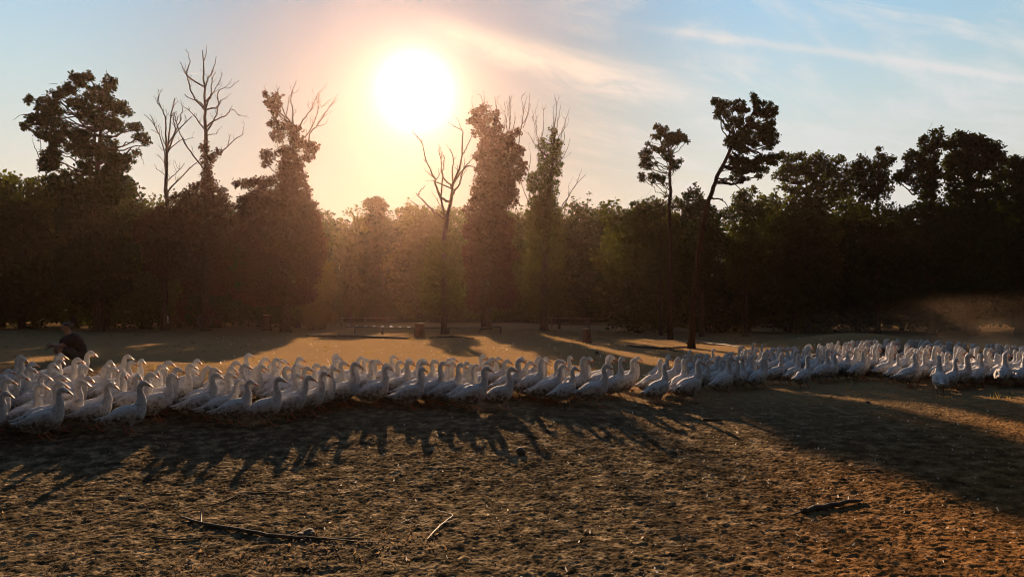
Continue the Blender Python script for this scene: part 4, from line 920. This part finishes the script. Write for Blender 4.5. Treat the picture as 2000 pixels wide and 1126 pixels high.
# pale bucket on a short dark stump
x, y = gp(322, 642); k = y / F
st = empty('feed_drum', (x, y, T(x, y)), 0, label='pale round drum on a dark block in the tree shade left of the tyre', cat='drum')
link('block', ringmesh([(8 * k, -.05), (8.5 * k, 2 * k), (8 * k, 10 * k), (7 * k, 11 * k)], 12, M['bark'], 2, .05, 'block'), st)
link('drum', ringmesh([(5.5 * k, 11 * k), (6.2 * k, 12 * k), (6 * k, 17 * k), (6.2 * k, 18 * k), (6 * k, 25 * k), (5.6 * k, 26 * k)], 18, M['pale'], 3, .0, 'drum'), st)
# low rails
def boxm(mb, c, hx, hy, hz, rz=0, ry=0, mi=0):
    mt = Matrix.Translation(c) @ Matrix.Rotation(rz, 4, 'Z') @ Matrix.Rotation(ry, 4, 'Y')
    V = [mt @ Vector((sx * hx, sy * hy, sz * hz)) for sx in (-1, 1) for sy in (-1, 1) for sz in (-1, 1)]
    mb.add([tuple(v) for v in V], [[0, 1, 3, 2], [4, 6, 7, 5], [0, 4, 5, 1], [2, 3, 7, 6], [0, 2, 6, 4], [1, 5, 7, 3]], mi)
def rail_fence(p0, p1, posts, label, h, thick=.05, glints=(), second=None):
    """p0, p1: ground pixels of the two ends; posts: fractions along it"""
    a = gp(*p0); b = gp(*p1); A_ = np.array([a[0], a[1], T(*a)]); B_ = np.array([b[0], b[1], T(*b)])
    root = empty('rail_fence', tuple(A_), 0, label=label, cat='fence'); D = B_ - A_; L_ = np.linalg.norm(D); rz = math.atan2(D[1], D[0])
    mb = MB(); n = max(2, int(L_ / 2.4))
    pts = [D * i / n + np.array([0, 0, h + random.uniform(-.03, .03)]) for i in range(n + 1)]
    for i in range(n):
        m_ = (pts[i] + pts[i + 1]) / 2; d = pts[i + 1] - pts[i]; boxm(mb, tuple(m_ + np.array([0, 0, .0])), np.linalg.norm(d) / 2 - .004, thick * .5, thick, rz, -math.atan2(d[2], np.hypot(d[0], d[1])))
    link('rail', mb.mesh('rail', M['wood']), root)
    if second:
        mb = MB(); m_ = D / 2 + np.array([0, 0, h * second]); boxm(mb, tuple(m_), L_ / 2, thick * .5, thick * .8, rz, -math.atan2(D[2], np.hypot(D[0], D[1]))); link('rail', mb.mesh('rail', M['wood']), root)
    for t_ in posts:
        c = A_ + D * t_; z0 = T(c[0], c[1]) - A_[2]; mb = MB()
        boxm(mb, (D[0] * t_, D[1] * t_ + .06, z0 + (h + thick) / 2 - .05), .055, .055, (h + thick) / 2 + .05, rz); link('post', mb.mesh('post', M['wood']), root)
    for t_ in glints:
        c = D * t_; mb = MB(); boxm(mb, (c[0], c[1], c[2] + h + thick + .028), .075, .07, .024, rz); boxm(mb, (c[0], c[1], c[2] + h + thick + .058), .05, .045, .007, rz)
        link('cap', mb.mesh('cap', M['glint_white']), root)  # white blocks added to stand for sun glints along the rail
rail_fence((676, 651), (815, 655), (.13, .52, .97), 'low wooden rail with a row of small added white caps, left of the reddish stump', .46, .05, glints=[.04 + .121 * i for i in range(8)])
rail_fence((828, 652), (978, 651), (.32, .72, 1.0), 'low plain rail continuing to the right of the reddish stump', .42, .045)
rail_fence((628, 625), (775, 626), (.28, .58, .9), 'farther thin rail beneath the sun between the ivy-covered tree and the bare forked tree', .80, .05, second=.45)
rail_fence((150, 628), (400, 630), (0, .2, .45, .7, 1), 'thin rail far back in the shade under the left-hand trees', 1.2, .05, second=.5)
rail_fence((1060, 629), (1240, 631), (.1, .5, .9), 'faint rail in the haze at the wood edge right of centre', .9, .05, second=.5)
rail_fence((1422, 648), (1600, 648), (.05, .5, .95), 'thin pale-topped rail in the dark wood edge right of the leaning pine', .55, .035)
# branches and sticks on the ground
def branch(name, label, cat, px, rad, side=(), mat='dead_branch', lift=.015, seed=1, sides=8):
    r = random.Random(seed); P0 = gp(*px[len(px) // 2][:2]); base = Vector((P0[0], P0[1], T(*P0)))
    root = empty(name, base, 0, label=label, cat=cat)
    def w3(q):
        if len(q) == 3 and q[2] > 0:            # (px, py, height): point above the ground of the branch
            x, y = solve(q[0], q[1], q[2]); return np.array([x, y, T(x, y) + q[2]]) - np.array(base)
        x, y = gp(q[0], q[1]); return np.array([x, y, T(x, y) + lift]) - np.array(base)
    mb = MB(); tube(mb, wiggle([w3(q) for q in px], rad[0] * .22, 4, r), rad, sides)
    link('stem', mb.mesh('stem', M[mat], True), root)
    for q in side:
        m_ = M[q[2]] if len(q) > 2 else M[mat]; mb = MB(); tube(mb, wiggle([w3(v) for v in q[0]], q[1] * .2, 4, r), [q[1], q[1] * .35], 6); link('twig', mb.mesh('twig', m_, True), root)
branch('fallen_branch', 'long thin dark branch lying in the left foreground with one pale twig standing up', 'branch',
    [(352, 1013), (400, 1026), (470, 1039), (540, 1050), (620, 1056), (710, 1057)], [.010, .019, .020, .016, .008],
    [([(394, 1023, .015), (392, 1006, .06), (394, 996, .10), (403, 990, .12)], .011, 'twig_pale'), ([(552, 1050, .01), (575, 1040, .03), (592, 1033, .05)], .010), ([(470, 1038, .015), (466, 1030, .03)], .006), ([(630, 1056), (700, 1062), (755, 1064)], .009)], lift=.022, seed=2)
branch('fallen_branch', 'fine dark twig lying behind the long foreground branch', 'branch', [(395, 992), (435, 982), (470, 968), (520, 963), (570, 962)], [.006, .009, .008, .003], [([(470, 968), (505, 972), (530, 979)], .005)], seed=3)
branch('fallen_branch', 'thin dark stick lying low in the left foreground in front of the pale upright twig', 'branch', [(280, 1049), (340, 1056), (400, 1053), (440, 1055)], [.005, .008, .007, .003], seed=4)
branch('stick', 'short thick dark stick lying in the right foreground, tapering to the right', 'stick', [(1566, 1004), (1600, 996), (1640, 989), (1684, 981)], [.030, .034, .028, .010], [([(1572, 1000, .03), (1568, 995, .055), (1574, 991, .07)], .010), ([(1570, 1003), (1550, 1010), (1536, 1014)], .012)], lift=.03, seed=5)
branch('stick', 'bent pale twig propped on leaf litter near the bottom centre', 'stick', [(834, 1056), (852, 1038), (866, 1024), (880, 1013)], [.007, .011, .009, .006], [([(878, 1014, .01), (884, 1006, .02), (872, 1001, .03), (855, 997, .03)], .008), ([(866, 1024), (880, 1020), (893, 1016)], .005, 'twig_pale')], mat='twig_pale', seed=6)
branch('stick', 'small cross-shaped pale twig left of the bent pale twig', 'stick', [(782, 1025), (795, 1019), (808, 1014)], [.004, .006, .003], [([(784, 1014), (794, 1018), (806, 1024)], .004, 'twig_pale'), ([(812, 1030), (826, 1024), (838, 1018)], .004, 'twig_pale')], mat='twig_pale', seed=7)
branch('stick', 'dark short stick in the shadow right of centre, below the flock', 'stick', [(1372, 820), (1390, 822), (1412, 823)], [.02, .026, .012], seed=8, lift=.02)
branch('stick', 'thin dark stick lying at the edge of the shadow on the right', 'stick', [(1676, 922), (1700, 919), (1722, 921)], [.008, .012, .006], seed=9)
branch('fallen_branch', 'long dark branch lying left of the foot of the leaning pine', 'branch', [(1226, 676), (1262, 680), (1300, 682), (1343, 678)], [.04, .07, .06, .03], [([(1300, 682), (1318, 687), (1335, 685)], .03)], seed=10, lift=.05)
branch('fallen_branch', 'dark branch lying right of the foot of the leaning pine', 'branch', [(1342, 672), (1370, 671), (1405, 674), (1445, 679)], [.07, .06, .05, .03], seed=11, lift=.05)
branch('fallen_branch', 'pale thin broken branch leaning in the dark wood edge right of the leaning pine', 'branch', [(1556, 640), (1566, 645), (1576, 650)], [.03, .04, .02], mat='twig_pale', seed=12, lift=.1)
branch('fallen_log', 'long dark log lying in front of the low rail with bright caps', 'log', [(600, 657), (660, 658), (730, 660), (800, 662)], [.06, .09, .08, .05], [([(655, 658, .06), (662, 650, .25), (668, 641, .45)], .03)], seed=13, lift=.06)
branch('fallen_log', 'dark log lying right of the reddish stump with a forked end', 'log', [(838, 660), (880, 659), (925, 662)], [.05, .06, .04], seed=14, lift=.05)
def rock(px, py, wpx, hpx, label, seed, mat='stone', cat='stone', name='stone'):
    x, y = gp(px, py); r = random.Random(seed); s_ = wpx / F * y / 2; hh_ = hpx / F * y / 2
    balls = [(Vector((r.uniform(-.35, .35) * s_, r.uniform(-.2, .2) * s_, hh_ * r.uniform(.4, 1))), (s_ * r.uniform(.5, .75), s_ * r.uniform(.4, .6), hh_ * r.uniform(.7, 1.1)), Euler((0, r.uniform(-.4, .4), r.uniform(0, 3)))) for _ in range(5)]
    me_ = lump_mesh(name, balls, s_ * .09, M[mat], 1); o_ = link(name, me_, label=label, cat=cat); o_.location = (x, y, T(x, y) - hh_ * .15)
rock(1018, 885, 26, 14, 'dark stone lying in the goose shadows near the centre', 3)
rock(600, 1047, 38, 13, 'dark lump of bark resting against the long foreground branch', 5, 'dead_branch', 'bark', 'bark_lump')
rock(1166, 691, 10, 8, 'small dark clod on the lit field behind the flock right of centre', 6)
rock(1696, 787, 10, 6, 'small dark stone in the shade in front of the right part of the flock', 8)
# leaf litter, shed down and dry tufts: nobody could count these
def scatter(name, label, mat, n, fn, size, curl=.5):
    P_ = np.array([fn() for _ in range(n)]); z = terr(P_[:, 0], P_[:, 1]) + .006
    a = rng.random(n) * 6.28; s_ = size * (.35 + rng.random(n) ** 2 * 1.3); tl = rng.normal(0, curl, n); t2 = rng.normal(0, curl, n)
    ex = np.stack([np.cos(a), np.sin(a), np.tan(np.clip(tl, -1, 1)) * .6], -1); ey = np.stack([-np.sin(a), np.cos(a), np.tan(np.clip(t2, -1, 1)) * .6], -1)
    c = np.stack([P_[:, 0], P_[:, 1], z + s_ * .22], -1); s_ = s_[:, None]
    up_ = np.array([0, 0, 1.0])
    v = np.stack([c - ex * s_ * .55 + up_ * s_ * .12, c - ey * s_ * .26 - ex * s_ * .1, c + ex * s_ * .5 + up_ * s_ * .15, c + ey * s_ * .28 + ex * s_ * .05], 1)
    mb = MB(); f = np.arange(4 * n).reshape(n, 4); mb.add(v.reshape(-1, 3), np.vstack([f[:, [0, 1, 2]], f[:, [0, 2, 3]]]))
    link(name, mb.mesh(name, M[mat]), kind='stuff', label=label)
def fg():
    y = 4.8 + 9 * rng.random() ** 1.2; x = (rng.random() - .5) * 1.7 * y; return (x, y)
scatter('leaf_litter', 'dry leaves and chips strewn over the trampled foreground', 'litter', 4200, fg, .030)
def drift():
    t_ = rng.random(); px = 330 + 560 * t_; py = 1095 - 50 * t_ + rng.normal() * 18
    x, y = (W(px, py, 1).x, 1); dd = ray(px, py); k_ = 2.15 / -dd[2] if dd[2] < 0 else 6; return (dd[0] * k_ + rng.normal() * .08, dd[1] * k_ + rng.normal() * .08)
scatter('leaf_drift', 'drift of dry leaves and bark chips along the bottom left', 'litter', 800, drift, .034, .6)
def fld(): 
    y = 19 + 24 * rng.random(); x = -.42 * y + rng.random() * .9 * y; return (x, y)
scatter('shed_down', 'white down feathers caught in the light on the field', 'feather_bit', 800, fld, .055, .9)
def fg2():
    y = 5.0 + 10 * rng.random(); x = (rng.random() * .9 - .25) * 1.2 * y; return (x, y)
scatter('shed_feathers', 'pale curled feathers strewn over the foreground', 'feather_bit', 900, fg2, .026, .8)
def tuft_field():
    mb = MB(); n = 2600
    y = np.concatenate([16 + 45 * rng.random(n // 2), 40 + 22 * rng.random(n - n // 2)]); x = (rng.random(n) - .5) * 1.7 * y
    z = terr(x, y); b = 7; X_ = np.repeat(x, b) + rng.normal(0, .05, n * b); Yy = np.repeat(y, b) + rng.normal(0, .05, n * b); Zz = np.repeat(z, b)
    hgt = np.repeat(.04 + .10 * rng.random(n) ** 2, b) * (.6 + .8 * rng.random(n * b)); lx = rng.normal(0, .5, n * b) * hgt; ly = rng.normal(0, .5, n * b) * hgt; w_ = .006 + .004 * rng.random(n * b)
    v = np.stack([np.stack([X_ - w_, Yy, Zz - .01], -1), np.stack([X_ + w_, Yy, Zz - .01], -1), np.stack([X_ + lx, Yy + ly, Zz + hgt], -1)], 1).reshape(-1, 3)
    mb.add(v, np.arange(len(v)).reshape(-1, 3)); link('dry_grass', mb.mesh('dry_grass', M['grassblade']), kind='stuff', label='sparse dry grass tufts on the field')
tuft_field()

# ------------------------------------------------------------------ haze (the dust in the air)
bm = bmesh.new(); bmesh.ops.create_cube(bm, size=1)
for v in bm.verts: v.co = Vector((v.co.x * 640, 121 + v.co.y * 400, 13.5 + v.co.z * 32))
me = bpy.data.meshes.new('haze'); bm.to_mesh(me); bm.free()
hm, t, out = material('dusty_air')
pv = t.n('ShaderNodeVolumePrincipled'); pv.inputs['Color'].default_value = (.97, .66, .52, 1)
pv.inputs['Density'].default_value = .000125; pv.inputs['Anisotropy'].default_value = .85
t.L(pv.outputs[0], out.inputs['Volume']); me.materials.append(hm)
link('haze', me, kind='stuff')

# dust kicked up by the geese behind the right end of the flock
bm = bmesh.new(); bmesh.ops.create_icosphere(bm, subdivisions=4, radius=1)
me = bpy.data.meshes.new('dust_cloud'); bm.to_mesh(me); bm.free()
dm, t, out = material('kicked_up_dust')
tcn = t.n('ShaderNodeTexCoord'); ln = t.vm('LENGTH', tcn.outputs['Object']).outputs['Value']
fall = t.smooth(ln, 1.0, .15); nz = t.noise(tcn.outputs['Object'], 2.6, 3, .6)
den = t.m('MULTIPLY', t.m('MULTIPLY', fall, t.smooth(nz, .30, .75)), .05)
pv = t.n('ShaderNodeVolumePrincipled'); pv.inputs['Color'].default_value = (.95, .66, .42, 1); pv.inputs['Anisotropy'].default_value = .3
t.L(den, pv.inputs['Density']); t.L(pv.outputs[0], out.inputs['Volume']); me.materials.append(dm)
o_ = link('dust_cloud', me, kind='stuff', label='low brown dust hanging behind the right end of the flock'); o_.location = (26, 35, .2); o_.scale = (17, 6, 2.6)
